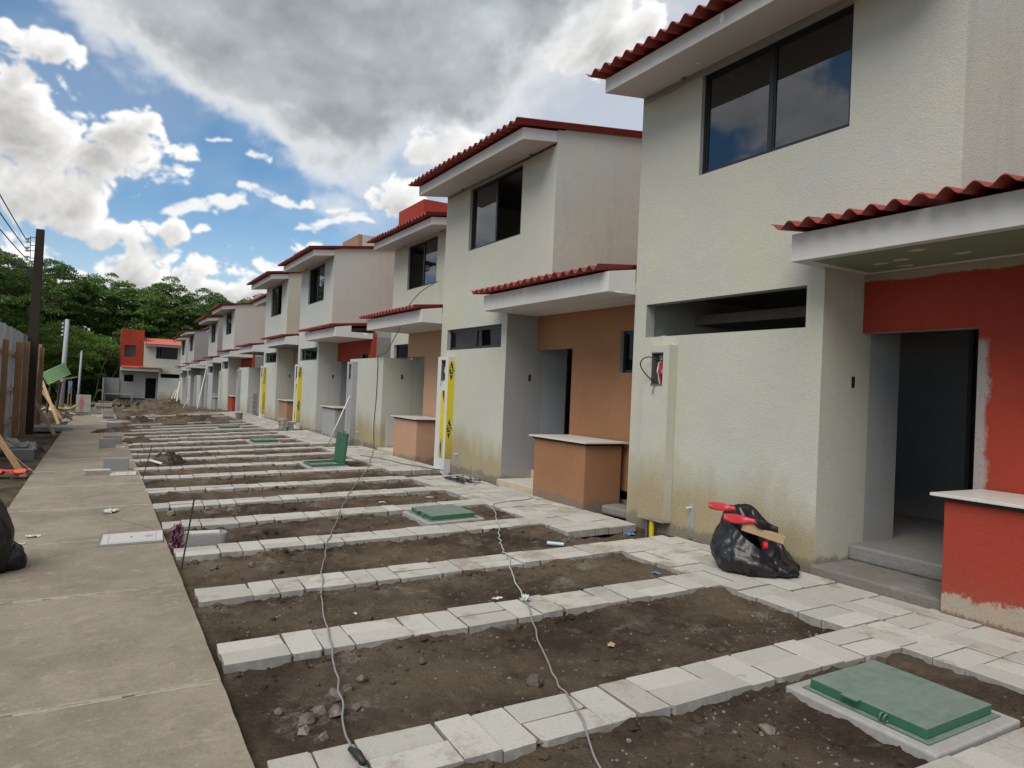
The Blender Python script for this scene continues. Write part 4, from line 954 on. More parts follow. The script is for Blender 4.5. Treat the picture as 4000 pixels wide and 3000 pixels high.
# ================================================================== TREES
def leaf_quad(q, c_, s_, rnd, droop=0.):
    n = Vector((rnd.gauss(0, 1), rnd.gauss(0, 1), abs(rnd.gauss(0, 1))+.5)).normalized(); a = n.orthogonal().normalized(); a.rotate(Matrix.Rotation(rnd.uniform(0, 6.28), 3, n)); b = n.cross(a)
    w_ = s_*rnd.uniform(.35, .6); l = s_*rnd.uniform(.8, 1.3)
    q.poly([c_-a*l*.5, c_+b*w_*.5, c_+a*l*.5, c_-b*w_*.5], 1)
def make_tree(seed, H, crown_w, crown_h, nclump, leaves, ls, spread='umbrella', leafm=None, barkm=None, lean=0., trunk_r=.22, forks=5, hollow=.35, csz=1.0):
    rnd = random.Random(seed); tq = MB(); lq = MB()
    base = H-crown_h; fork = base*rnd.uniform(.6, .85)
    tp = [Vector((lean*fork*(i/4)**1.5+.12*math.sin(i*1.7+seed), .1*math.cos(i*2+seed), fork*i/4)) for i in range(5)]
    tq.tube(tp, [trunk_r*(1-.09*i) for i in range(5)], 7)
    ctr = Vector((lean*fork+lean*2, 0, base+crown_h*.5))
    cl = []
    for k in range(nclump):
        while True:
            v_ = Vector((rnd.uniform(-1, 1), rnd.uniform(-1, 1), rnd.uniform(-1, 1)))
            if hollow < v_.length < 1: break
        wob = .80+.4*vnoise(np.array([math.atan2(v_.y, v_.x)*1.6+seed]), np.array([v_.z*2.5+seed]))[0]
        if spread == 'umbrella': zz_ = base+crown_h*(.52+.48*v_.z)*(1-.18*(v_.x**2+v_.y**2))
        else: zz_ = base+crown_h*(.5+.5*v_.z*wob)
        cl.append((Vector((ctr.x+v_.x*crown_w*wob, v_.y*crown_w*wob, zz_)), rnd.uniform(.55, 1.25)*csz))
    # limbs run out to a share of the leaf clumps
    hubs = []
    for k in range(forks):
        a = 6.283*k/forks+rnd.uniform(-.4, .4); h_ = Vector((ctr.x+math.cos(a)*crown_w*.38, math.sin(a)*crown_w*.38, base+crown_h*rnd.uniform(.25, .5))); hubs.append(h_)
        m_ = (tp[-1]+h_)/2+Vector((0, 0, -.3)); tq.tube([tp[-1], m_, h_], [trunk_r*.55, trunk_r*.45, trunk_r*.32], 6)
    for c_, sz in cl:
        h_ = min(hubs, key=lambda q_: (q_-c_).length)
        if rnd.random() < .55: tq.tube([h_, (h_+c_)/2+Vector((rnd.uniform(-.3, .3), rnd.uniform(-.3, .3), -.15)), c_], [trunk_r*.22, trunk_r*.15, trunk_r*.06], 4, cap=False)
        for _ in range(int(leaves*sz)):
            rr = rnd.random()**.5; a = rnd.uniform(0, 6.283); o_ = Vector((math.cos(a)*rr*1.05, math.sin(a)*rr*1.05, (1-rr*rr)*.42+rnd.gauss(0, .10)))*sz
            leaf_quad(lq, c_+o_, ls, rnd)
    return tq.mesh('trunk', barkm or m_bark, True), lq.mesh('crown', [leafm, leafm])
TK = [make_tree(1, 13.6, 5.4, 7.6, 170, 210, .27, 'round', m_leaf[0]), make_tree(2, 13.2, 4.6, 9.2, 180, 210, .27, 'round', m_leaf[1], lean=.1), make_tree(3, 12.6, 5.0, 7.2, 170, 210, .27, 'round', m_leaf[1], forks=6),
      make_tree(4, 7.6, 4.3, 5.4, 180, 200, .20, 'round', m_leaf[2], m_barkp, trunk_r=.12, forks=6, csz=.9), make_tree(5, 6.4, 3.0, 5.8, 110, 190, .23, 'round', m_leaf[1], m_barkp, trunk_r=.09)]
def tree(kind, x, y, sc, rz, label, zoff=0., sz=None):
    z = soilz(x, y)-.15+zoff; r = empty('tree', (x, y, z), rz); r.scale = (sc, sc, sc*(sz or 1)); tag(r, label, 'tree', 'trees of the wood beyond the site')
    link('trunk', TK[kind][0], r); link('crown', TK[kind][1], r); return r
wood = 'dense dark green tree standing in the wood beyond the site'
tree(0, -9.0, 74, 1.0, .4, 'tall spreading tree at the left edge, rising behind the dark utility pole')
tree(2, -15.5, 82, 1.05, 2.0, wood)
tree(0, -4.6, 92, .95, 1.0, 'dark flat-topped tree just right of the dark utility pole')
tree(2, 1.2, 94, .98, 2.2, 'feathery tree above the bright green tree')
tree(1, 6.2, 92, .98, .3, 'tall tree directly behind the red stair block at the end of the street')
tree(0, 11.0, 95, .92, 3.0, 'tree with sky showing through its crown above the coral roof')
tree(1, 17.0, 100, .98, 1.2, 'tree top showing above the roofs of the far terrace houses')
tree(2, 23.0, 104, 1.0, .9, wood); tree(0, 29., 106, 1.0, 2.9, wood)
for i, (x, y, k, s_, rz) in enumerate([(-10.5, 104, 1, 1.0, .3), (-2.0, 108, 1, .95, 2.0), (4.6, 110, 0, .98, .8), (14., 114, 1, .95, 1.5), (-18, 100, 0, 1.1, 1.), (8.5, 106, 2, .95, 2.5), (-6.5, 100, 2, .95, 4.)]):
    tree(k, x, y, s_, rz, wood)
tree(3, -3.3, 78.5, 1.02, .5, 'bright yellow-green tree behind the grey concrete pole')
tree(3, -7.8, 80, .9, 2.1, 'lower bright green tree behind the fence')
tree(4, 1.2, 83, .95, .2, 'young leafy tree left of the end house')
for i, (x, y, s_, k) in enumerate([(-.9, 85, .85, 4), (-5.8, 84, .8, 4), (3.6, 88, .9, 4), (-11.5, 84, .9, 4), (6.8, 90, .9, 4), (10.5, 92, .9, 4), (-2.5, 87, .9, 4), (-8.7, 88, .95, 4), (1.0, 90, 1.1, 4), (5.2, 94, 1.15, 4), (-4.2, 90, 1.1, 4), (8.6, 96, 1.1, 4), (13.5, 96, 1.1, 4), (-14, 90, 1.1, 4)]):
    tree(k, x, y, s_, i*1.1, 'bushy undergrowth tree at the foot of the wood', sz=.9)
# pale leaning stems in front of the wood
for i, (x0, y0, x1, z1, lb) in enumerate([(-.6, 79, .9, 5.2, 'pale bare stem leaning right, left of the end house'), (.3, 80, 2.1, 4.4, 'second pale bare stem leaning towards the end house'), (-2.6, 79, -1.6, 5.8, 'slim pale forked stem behind the thin pole')]):
    q = MB(); zb = soilz(x0, y0); pts = [(x0+(x1-x0)*k/5+.1*math.sin(k*2+i), y0+.1*math.cos(k), zb+(z1-zb)*k/5) for k in range(6)]
    q.tube(pts, [.075-.010*k for k in range(6)], 6); m_ = Vector(pts[3]); q.tube([m_, m_+Vector((.5, .1, .7)), m_+Vector((.8, .1, 1.7))], [.04, .03, .015], 5); q.tube([Vector(pts[2]), Vector(pts[2])+Vector((-.5, .1, .9)), Vector(pts[2])+Vector((-.7, 0, 1.8))], [.035, .025, .012], 5)
    tag(q.build('bare_tree', m_barkp, smooth=True), lb, 'tree')
# low ground cover on the bank
rnd = random.Random(21); q = MB()
for _ in range(9000):
    x = rnd.uniform(-22, 8); y = rnd.uniform(80, 92); z = soilz_c = 0
    q.v; leaf = Vector((x, y, rnd.random()**2*1.1)); leaf_quad(q, leaf, .26, rnd)
zz = soil_heights(np.array([v_[0] for v_ in q.v]), np.array([v_[1] for v_ in q.v])); q.v = [(v_[0], v_[1], v_[2]+z) for v_, z in zip(q.v, zz)]; q.mi = [0]*len(q.f)
o = q.build('ground_cover', m_leaf[1]); o['kind'] = 'stuff'; tag(o, 'low green undergrowth covering the bank below the wood', 'undergrowth')

# ================================================================== LEFT SIDE: fence, poles, props
rnd = random.Random(9)
fr = empty('fence', (-2.1, 22, 0)); tag(fr, 'tall fence of weathered grey sheets on brown wooden posts at the left edge', 'fence')
def fpt(y): return -2.28+(y-17)*.036
y = 15.2; k = 0
while y < 28.4:
    w_ = rnd.uniform(.20, .30); x = fpt(y); zt = 2.98-.022*(y-17)+rnd.uniform(-.02, .02); q = MB(); zb = soilz(x, y)-.15
    # sheet strip with a shallow rib
    pr = [(0, 0), (w_*.35, .018), (w_*.65, .018), (w_, 0)]
    for (a, da), (b, db) in zip(pr[:-1], pr[1:]): q.poly([(x+da, y+a, zb), (x+da, y+a, zt), (x+db, y+b, zt), (x+db, y+b, zb)]); q.poly([(x+da-.006, y+a, zb), (x+db-.006, y+b, zb), (x+db-.006, y+b, zt), (x+da-.006, y+a, zt)])
    o = q.build('sheet', m_board, fr); o.location = -fr.location; y += w_; k += 1
for (py, zt, w_) in ((16.2, 2.5, .11), (18.4, 2.5, .11), (20.6, 2.45, .12), (22.9, 2.48, .15), (24.4, 2.55, .14), (26.6, 2.5, .12), (28.2, 2.5, .13)):
    x = fpt(py)+.17; q = MB(); q.bar((x, py, soilz(x, py)-.2), (x+.02, py+.05, zt), w_, .07, up=(0, 1, 0)); o = q.build('post', m_wood, fr, bevel=.004); o.location = -fr.location
for rz_ in (.38, 1.22, 2.15):
    for a, b in ((15.4, 19.5), (19.4, 23.4), (23.3, 28.3)):
        q = MB(); q.bar((fpt(a)+.075, a, rz_+rnd.uniform(-.04, .04)), (fpt(b)+.075, b, rz_+rnd.uniform(-.04, .04)), .05, .09, up=(0, 0, 1)); o = q.build('rail', m_woodl, fr, bevel=.003); o.location = -fr.location
# utility pole
px, py = -1.80, 25.4; zb = soilz(px, py)-.3
up_ = empty('utility_pole', (px, py, zb)); tag(up_, 'tall dark square utility pole with three insulators and a lamp arm', 'pole')
def up_part(q, n, m, par=None, **k):
    o = q.build(n, m, par or up_, **k); 
    if par is None: o.location = -up_.location
    return o
tip = Vector((-1.72, 25.6, 5.98))
q = MB(); b0_ = Vector((px, py, zb)); nseg = 1
q.v = []; 
for f_, w_ in ((0, .155), (1, .105)):
    c_ = b0_.lerp(tip, f_)
    for sx, sy in ((-1,-1), (1,-1), (1,1), (-1,1)): q.v.append((c_.x+sx*w_, c_.y+sy*w_, c_.z))
q.f = [(0,1,5,4), (1,2,6,5), (2,3,7,6), (3,0,4,7), (4,5,6,7), (3,2,1,0)]; q.mi = [0]*6; up_part(q, 'shaft', m_pole, bevel=.01)
q = MB(); q.box(-2.02, -1.80, 25.55, 25.59, 4.82, 4.86)
rk = MB(); rk.bar((-1.96, 25.6, 5.75), (-1.94, 25.6, 4.95), .03, .02)
for z_ in (5.72, 5.48, 5.32, 5.1): rk.bar((-1.98, 25.6, z_), (-1.78, 25.6, z_), .03, .02)
up_part(rk, 'insulator_rack', m_plate)
for z_ in (5.62, 5.35, 5.08):
    q = MB(); q.tube([(-2.03, 25.6, z_-.07), (-2.03, 25.6, z_-.045), (-2.03, 25.6, z_-.02), (-2.03, 25.6, z_+.02), (-2.03, 25.6, z_+.045), (-2.03, 25.6, z_+.07)], [.06, .065, .035, .035, .065, .06], 12); up_part(q, 'insulator', m_porc, smooth=True)
q = MB(); q.box(-2.02, -1.82, 25.5, 25.68, 4.55, 4.78); up_part(q, 'photocell_box', m_black)
q = MB(); q.prism([(-1.95, 4.80), (-2.2, 4.88), (-2.55, 5.02), (-2.62, 5.05), (-2.45, 4.92), (-2.15, 4.76)], 25.48, 25.68); up_part(q, 'lamp_head', m_black, bevel=.01)
for i, (z_, yoff) in enumerate(((5.62, 0), (5.35, .1), (5.08, -.1))):
    q = MB(); a = Vector((-2.06, 25.6, z_)); b = Vector((-2.15-.25*i, -12, 6.3-.1*i)); n = 30
    q.tube([a.lerp(b, k/n)+Vector((0, 0, -(.25+.12*i)*4*(k/n)*(1-k/n))) for k in range(n+1)], .014, 5, cap=False)
    o = q.build('overhead_wire', m_cableb); tag(o, ('topmost', 'middle', 'lowest')[i]+' of the three black wires running from the dark pole', 'wire', 'overhead wires')
q = MB(); n = 14; a = Vector((-1.60, 25.7, 5.0)); b = Vector((-1.72, 41.4, 3.55)); q.tube([a.lerp(b, k/n)+Vector((0, 0, -.9*4*(k/n)*(1-k/n))) for k in range(n+1)], .012, 5, cap=False); tag(q.build('overhead_wire', m_cableb), 'slack wire from the dark pole down to the grey concrete pole', 'wire', 'overhead wires')
# grey concrete pole and thin far pole
def thinpole(x, y, h_, r0, r1, lab, lean=(.1, 0), rack=False):
    zb = soilz(x, y)-.1; r = empty('concrete_pole', (x, y, zb)); tag(r, lab, 'pole')
    q = MB(); q.tube([(0, 0, 0), (lean[0]*.5, lean[1]*.5, h_*.5), (lean[0], lean[1], h_)], [r0, (r0+r1)/2, r1], 12); q.build('shaft', m_polec, r, smooth=True)
    if rack:
        for k in range(4):
            q = MB(); z_ = h_-.2-k*.19; q.tube([(lean[0]-.18, 0, z_-.05), (lean[0]-.18, 0, z_-.02), (lean[0]-.18, 0, z_+.02), (lean[0]-.18, 0, z_+.05)], [.06, .035, .035, .06], 10); q.build('insulator', m_porc, r)
        q = MB(); q.box(lean[0]-.14, lean[0]-.10, -.02, .02, h_-.9, h_-.05); q.build('insulator_rack', m_plate, r)
    return r
thinpole(-1.62, 41.6, 4.75, .13, .085, 'grey concrete pole with four small insulators behind the green sheet', (.12, 0), True)
thinpole(-1.3, 60, 4.4, .085, .06, 'thin pale pole farther away beside the wood', (.10, 0))
q = MB(); n = 14; a = Vector((-1.55, 41.6, 4.1)); b = Vector((-1.22, 60, 3.3)); q.tube([a.lerp(b, k/n)+Vector((0, 0, -1.0*4*(k/n)*(1-k/n))) for k in range(n+1)], .018, 5, cap=False); tag(q.build('overhead_wire', m_cableb), 'sagging wire between the grey pole and the thin far pole', 'wire', 'overhead wires')
# dark post and timber braces
def timber(p0, p1, w_, h_, label, mat=None, name='timber', cat='timber', up=(0, 1, 0)):
    q = MB(); c_ = Vector(p0); q.bar(Vector((0, 0, 0)), Vector(p1)-c_, w_, h_, up=up); o = q.build(name, mat or m_wood, None, bevel=.004, loc=p0); tag(o, label, cat); return o
timber((-1.86, 29.8, soilz(-1.86, 29.8)-.1), (-1.86, 30.0, 2.42), .17, .15, 'old dark wooden post just beyond the dark utility pole', m_woodd, 'wooden_post', 'post')
timber((-1.90, 28.6, 1.0), (-1.78, 28.9, 2.62), .10, .06, 'narrow reddish plank fixed upright beside the dark pole')
timber((-1.08, 25.1, soilz(-1.08, 25.1)), (-1.82, 27.6, .80), .09, .05, 'short brace leaning from the path edge to the fence', m_woodl)
timber((-1.20, 30.2, soilz(-1.2, 30.2)), (-1.95, 32.6, 1.45), .10, .05, 'long brace leaning against the old dark post', m_woodl)
timber((-1.10, 31.8, soilz(-1.1, 31.8)), (-1.95, 33.4, .95), .10, .05, 'lower brace crossing behind the long one', m_wood)
timber((-1.04, 14.75, soilz(-1.04, 14.75)-.03), (-1.72, 15.3, .93), .10, .06, 'brown plank propped up above the red and white sheet', m_wood)
# green corrugated sheet on a crude frame
gr = empty('green_sheet_shelter', (-1.6, 34, soilz(-1.6, 34))); tag(gr, 'tilted light green corrugated sheet on a rough wooden frame', 'shelter')
def shelter(q, n, m, **k): o = q.build(n, m, gr, **k); o.location = -gr.location; return o
for (a, b) in (((-1.80, 34.0, soilz(-1.8, 34)-.1), (-1.70, 34.1, 1.22)), ((-1.50, 34.2, soilz(-1.5, 34)-.1), (-1.36, 34.3, 1.30)), ((-1.5, 35.2, -.4), (-1.45, 35.2, 1.5))): q = MB(); q.bar(a, b, .07, .07); shelter(q, 'post', m_woodd)
q = MB(); q.bar((-1.85, 34, 1.22), (-1.2, 34.25, 1.30), .05, .06); shelter(q, 'beam', m_wood)
A_, B_, D_ = Vector((-2.03, 33.9, 1.62)), Vector((-1.36, 34.7, 2.06)), Vector((-1.75, 33.6, 1.16)); eu = B_-A_; ev = D_-A_; nn = eu.cross(ev).normalized(); q = MB(); n = 60
for i in range(n):
    f0, f1 = i/n, (i+1)/n; o0, o1 = nn*.018*math.sin(f0*6.283*7), nn*.018*math.sin(f1*6.283*7)
    q.poly([A_+ev*f0+o0, A_+eu*1.08+ev*f0+o0, A_+eu*1.08+ev*f1+o1, A_+ev*f1+o1])
o = shelter(q, 'corrugated_sheet', m_roofgreen, smooth=True); sm = o.modifiers.new('s', 'SOLIDIFY'); sm.thickness = .008

# ---- dirt heaps
def mound(x, y, rx, ry, h_, seed, label, mat=None, name='dirt_mound', base=None, cat='dirt heap'):
    q = MB(); nr, na = 16, 40; z0 = (soilz(x, y)-.03) if base is None else base
    def hz_(px_, py_):
        rr = math.hypot(px_/rx, py_/ry); f = max(0, 1-rr*rr)
        n_ = float(fbm2(np.array([px_*3.1+seed*7]), np.array([py_*3.1+seed*3]), 5, .62)[0]); n2_ = float(fbm2(np.array([px_*13+seed]), np.array([py_*13]), 3, .6)[0])
        return f**.55*h_*.78*(.8+1.1*n_)+f**.3*(.07+.30*h_)*n2_*.55-.04*(rr > .95)
    pts = [[None]*na for _ in range(nr+1)]
    for i in range(nr+1):
        for j in range(na):
            a = 6.283*j/na; k = i/nr; ed = 1+.22*math.sin(a*3+seed)+.12*math.sin(a*7+seed*2); px_, py_ = rx*k*math.cos(a)*ed, ry*k*math.sin(a)*ed
            pts[i][j] = (px_, py_, hz_(px_/ed, py_/ed) if i < nr else -.06)
    for i in range(nr):
        for j in range(na): q.poly([pts[i][j], pts[i+1][j], pts[i+1][(j+1) % na], pts[i][(j+1) % na]])
    o = q.weld().build(name, mat or m_soil, None, smooth=True, loc=(x, y, z0)); tag(o, label, cat); return o
mound(1.15, 15.5, .40, .34, .30, 1, 'steep dark heap of earth beyond the short white pipe')
mound(2.0, 15.5, .65, .20, .10, 2, 'low ridge of loose earth right of the steep heap')
mound(.98, 21.0, .5, .35, .17, 3, 'dark heap of earth beside the second pair of upright blocks')
mound(.45, 24.9, .52, .28, .16, 4, 'flat heap of earth spilling over the path edge', base=G(.45, 24.9)-.01)
mound(1.2, 26.6, .62, .3, .22, 5, 'long dark heap of earth by the third upright block')
mound(1.2, 31., .75, .8, .30, 6, 'far heap of earth beyond the last regular paver strips')
mound(3.3, 30.3, 1.3, .6, .22, 7, 'reddish bank of earth covering the far strips on the right')
mound(-1.42, 19.6, .34, .9, .30, 8, 'mass of rubble and earth at the foot of the dark pole')
mound(-1.6, 33.5, .7, 2.5, .32, 9, 'heap of rubbish and earth left of the path under the braces')
mound(1.2, 58, 1.6, 2.0, .8, 10, 'brownish heap of clods in front of the end house')
mound(3.6, 60, 1.5, 1.6, .55, 12, 'dark earth heap before the door of the end house')
mound(5.0, 64, .9, 1.5, .6, 13, 'dark earth heap beside the last terrace house')
mound(2.2, 51, 1.6, 1.2, .3, 14, 'broad low bank of earth across the far end of the strips')
mound(-.9, 37.8, .55, 1.0, .18, 15, 'earth spilling onto the end of the path')

# ================================================================== LOOSE THINGS
rnd = random.Random(77)
def rbox(name, mat, w_, l_, h_, loc, rz, label, cat, group=None, bevel=.006, tilt=0.):
    q = MB(); q.box(-w_/2, w_/2, -l_/2, l_/2, 0, h_); o = q.build(name, mat, None, bevel=bevel, loc=loc, rot=(tilt, 0, rz)); tag(o, label, cat, group); return o
# upright concrete blocks on the path
def ublock(x, y, w_, rz, label, h_=.215): return rbox('concrete_block', m_cmu, w_, .12, h_, (x, y, G(x, y)+.003), rz, label, 'block', 'concrete blocks on the path edge', .005)
ublock(.32, 14.50, .40, -.05, 'upright concrete block on the path edge, nearest of those standing')
ublock(.22, 19.25, .34, -.03, 'upright concrete block in front of its pair, middle of the path edge')
ublock(.34, 20.30, .40, 0, 'upright concrete block behind the other of the pair')
ublock(.46, 26.05, .40, 0, 'farthest upright concrete block, with earth piled before it')
o = link('paver', PAV[1], None, loc=(.03, 13.95, G(.03, 13.95)+.088), rot=(0, 0, .12)); tag(o, 'loose paver lying on the path beside the nearest upright block', 'paver')
# cement service covers cast in the path
def cover(x0, x1, y, d_, label):
    xc, yc = (x0+x1)/2, y+d_/2; r = empty('service_cover', (xc, yc, G(xc, yc)+.0045)); r.rotation_euler = (0, -.032, -.06); tag(r, label, 'cover', 'service covers in the path')
    w_ = x1-x0; q = MB(); q.box(-w_/2, w_/2, -d_/2, d_/2, -.05, .004); q.build('surround', m_cem, r, bevel=.003)
    q = MB(); q.box(-w_/2+.03, w_/2-.002, -d_/2+.05, d_/2-.06, .0045, .012); pl = q.build('cover_plate', m_coverw, r, bevel=.003)
    q = MB(); e = .004; z0_, z1_ = .0122, .0132; X0, X1, Y0, Y1 = -w_/2+.09, w_/2-.07, -d_/2+.08, d_/2-.09
    q.box(X0, X0+e, Y0, Y1, z0_, z1_); q.box(X1, X1+e, Y0, Y1, z0_, z1_); q.box(X0+e, X1, Y0, Y0+e, z0_, z1_); q.build('groove', m_greyw, pl)
    q = MB(); q.poly([(-.012, .04, .0126), (.0, -.04, .0126), (.014, .03, .0126)]); q.build('lifting_slot', m_trimblk, pl)
    q = MB()
    for k in range(4): q.box(w_/2-.17, w_/2-.10+.01*(k % 2), -.05+k*.03, -.043+k*.03, .0122, .0134)
    q.build('cast_marks', m_greyw, pl); return r
cover(.06, .66, 8.12, .62, 'light cement service cover in the path beside the loose meter box')
cover(.20, .62, 13.55, .55, 'light cement service cover in front of the nearest upright block')
cover(.38, .60, 19.05, .42, 'small light cement cover by the pair of upright blocks')
# loose meter box with rounded ends
mb_ = empty('meter_box', (1.0, 7.95, G(1, 7.95)-.10)); mb_.rotation_euler = (0, 0, -.05); tag(mb_, 'loose grey concrete meter box with rounded ends at the path edge', 'meter box')
q = MB(); pts = []
for cx_, s0 in ((.17, -math.pi/2), (-.17, math.pi/2)):
    for k in range(9): a = s0+math.pi*k/8; pts.append((cx_+.075*math.cos(a), .115*math.sin(a)))
n = len(pts); q.v = [(x, y, 0) for x, y in pts]+[(x*.97, y*.95, .20) for x, y in pts]; q.f = [(i, (i+1) % n, n+(i+1) % n, n+i) for i in range(n)]+[tuple(range(n, 2*n)), tuple(range(n))[::-1]]; q.mi = [0]*len(q.f); q.build('box_body', m_cmu, mb_, bevel=.008)
q = MB(); q.box(-.16, .16, -.075, .075, .2005, .206); q.build('box_lid', m_coverw, mb_, bevel=.002)
q = MB(); q.box(.163, .168, -.075, .075, .2005, .2035); q.build('lid_joint', m_trimblk, mb_)
# purple rag on a stick
rg = empty('rag', (.74, 7.86, G(.74, 7.86)-.08)); tag(rg, 'faded purple rag hanging on a stick in the hole at the path edge', 'rag')
q = MB(); q.tube([(0, 0, -.05), (.01, .0, .16), (.02, .01, .25)], .006, 6); q.build('stick', m_woodd, rg)
q = MB(); nu, nv = 10, 12
gp_ = [[((u_/nu-.5)*(.05+.09*abs(math.sin(v_*.55)))+.015*math.sin(v_*1.9), .03*math.sin(u_*1.7+v_*.8), .30-.26*v_/nv+.015*math.sin(u_*2.3)) for v_ in range(nv+1)] for u_ in range(nu+1)]
for i in range(nu):
    for j in range(nv): q.poly([gp_[i][j], gp_[i+1][j], gp_[i+1][j+1], gp_[i][j+1]])
q.build('cloth', m_purple, rg)
# rebar stakes
for p0, p1, lb in (((.712, 7.16, -.15), (.815, 7.2, .63), 'nearest rebar stake leaning at the path edge'), ((.635, 12.83, -.1), (.80, 13.15, .585), 'farther rebar stake leaning at the path edge')):
    q = MB(); a, b = Vector(p0), Vector(p1); pts = [a.lerp(b, k/40) for k in range(41)]; q.tube(pts, [.0085 if k % 2 else .0072 for k in range(41)], 7); tag(q.build('rebar_stake', m_rebar), lb, 'rebar', 'rebar stakes')
# pipes
def pipe(p0, p1, r_, label, mat, name='pipe', hollow=True):
    q = MB(); c_ = Vector(p0); q.tube([Vector((0, 0, 0)), Vector(p1)-c_], r_, 12, cap=not hollow)
    if hollow: q.tube([Vector((0, 0, 0)), Vector(p1)-c_], r_*.82, 12, cap=False)
    o = q.build(name, mat, None, smooth=True, loc=p0); tag(o, label, 'pipe'); return o
pipe((.93, 15.30, G(.93, 15.3)+.06), (1.10, 14.85, G(1.1, 14.85)+.035), .024, 'short white pipe lying before the steep heap of earth', m_pvc)
pipe((4.28, 6.42, soilz(4.28, 6.42)+.045), (4.42, 6.30, soilz(4.42, 6.3)+.03), .020, 'short pale blue pipe end in the walkway trench', m_pvcb)
pipe((5.10, 17.9, G(5.1, 17.9)), (5.70, 18.15, 1.45), .015, 'white pipe leaning against the wall behind the open inspection cover', m_pvc, hollow=False)
pipe((4.95, 44.6, G(4.95, 44.6)-.05), (5.72, 47.4, 2.45), .026, 'long white pole leaning against the eighth terrace house', m_pvc, hollow=False)
pipe((5.735, 6.38, -.05), (5.735, 6.38, .34), .032, 'yellow conduit rising out of the earth under the nearest meter pillar', m_yelpipe)
pipe((5.735, 6.47, -.05), (5.735, 6.47, .34), .018, 'grey conduit beside the yellow one under the nearest meter pillar', m_plate)
for i, (x0, y0, x1, y1, z1, w_, lb) in enumerate([(4.9, 64.0, 5.6, 66.0, 1.3, .05, 'leftmost thin plank leaning by the last terrace house'), (5.15, 63.6, 5.75, 65.6, 1.5, .07, 'wide pale plank leaning by the last terrace house'), (5.45, 63.4, 5.75, 64.6, 2.0, .09, 'tallest pale plank leaning on the last terrace house'), (5.3, 56.0, 5.72, 57.4, .75, .05, 'short plank leaning on the tenth terrace house')]):
    timber((x0, y0, G(x0, y0)-.05), (x1, y1, z1-.7), w_, .03, lb, m_pvc, 'plank', 'plank')
rbox('grey_block', m_cem, .34, .5, .12, (6.03, 7.27, G(6, 7.2)-.03), .1, 'rounded grey cement block between the orange counter and the nearest house', 'block', None, .03)
for i in range(7):
    o = link('paver', PAV[i % 8], None, loc=(5.05+.02*(i % 3)+(.21 if i % 2 else 0), 22.9+.03*(i % 2), G(5.05, 22.9)+.09+.09*(i//2)), rot=(0, 0, 1.5+.06*i)); tag(o, 'paver in the small loose stack before the fifth house', 'paver', 'stacked pavers before the fifth house')
# bucket
bk = empty('bucket', (4.72, 28.9, G(4.7, 28.9))); tag(bk, 'dirty grey bucket on the walkway before the set-back house with the block pier', 'bucket')
q = MB(); q.tube([(0, 0, 0), (0, 0, .26)], [.115, .145], 20, cap=False); q.tube([(0, 0, .26), (0, 0, .01)], [.138, .110], 20); q.build('bucket_body', m_cem, bk, smooth=True)
q = MB(); q.tube([(.148*math.cos(a), .148*math.sin(a), .255) for a in np.linspace(0, 6.283, 25)], .007, 6, cap=False); q.build('rim', m_greyw, bk)
# ---- cables
cr = random.Random(4)
def gcable(pts, r_, mat, label, wob=.02, lift=.012, n=8):
    pp = spline([(x, y, 0) for x, y in pts], n); out = []
    for i, p_ in enumerate(pp):
        x, y = p_.x+cr.uniform(-wob, wob), p_.y+cr.uniform(-wob, wob); on = on_strip(x, y) or x > XW-.05
        out.append(Vector((x, y, G(x, y)+lift+(0 if on else -.022))))
    q = MB(); q.tube(spline(out, 3), r_, 7); o = q.build('cable', mat, None, smooth=True); tag(o, label, 'cable'); return o
gcable([(1.10, 3.02), (1.08, 3.16), (1.19, 3.68), (1.27, 4.06), (1.36, 4.5), (1.51, 5.23), (1.77, 6.21), (2.02, 7.02), (2.23, 7.6), (2.87, 9.26), (3.21, 10.1), (3.86, 11.6), (4.54, 13.1), (4.9, 14.07), (5.5, 15.6), (5.72, 16.2)], .0058, m_cable, 'long grey cable crossing the strips to the set-back peach house', .012, n=4)
gcable([(1.92, 2.2), (2.04, 2.53), (2.21, 2.93), (2.36, 3.34), (2.51, 3.72), (2.79, 4.34), (2.97, 4.72)], .0058, m_cable, 'grey cable running to the knot on the third strip', .008, n=4)
gcable([(2.97, 4.72), (3.21, 5.32), (3.45, 5.81), (3.70, 6.4), (4.0, 7.0), (4.5, 7.96), (4.75, 8.5), (5.1, 8.65), (5.5, 8.72), (5.6, 8.95)], .0062, m_cablel, 'pale green twisted cable from the knot to the orange counter', .013, n=6)
q = MB(); q.tube([(1.10, 3.05, G(1.1, 3)+.02), (1.09, 3.12, G(1.1, 3)+.03), (1.08, 3.2, G(1.1, 3.2)+.02)], [.014, .022, .012], 8); tag(q.build('cable_splice', m_cableb, smooth=True), 'black taped plug at the near end of the left cable', 'plug')
q = MB()
for k in range(5): a = k*1.3; q.tube([(2.97+.03*math.cos(a), 4.72+.03*math.sin(a), G(2.97, 4.72)+.02), (2.97+.02*math.cos(a+1), 4.72+.03*math.sin(a+1), G(2.97, 4.72)+.05), (2.97-.03*math.cos(a), 4.72-.02*math.sin(a), G(2.97, 4.72)+.02)], .009, 6)
tag(q.build('cable_knot', m_whitep, smooth=True), 'white taped knot joining two cables on a paver strip', 'knot')
q = MB(); q.tube(spline([(5.72, 16.2, G(5.7, 16.2)+.01), (5.77, 16.35, .3), (5.80, 16.5, .8), (5.80, 16.42, 1.4), (5.80, 16.40, 2.2), (5.76, 16.3, 2.44), (5.70, 15.6, 2.50), (5.6, 14.9, 2.76), (5.55, 14.35, 3.03)], 8), .008, 7); tag(q.build('cable', m_cableb, smooth=True), 'black cable climbing the yard wall and looping up to the peach porch', 'cable')
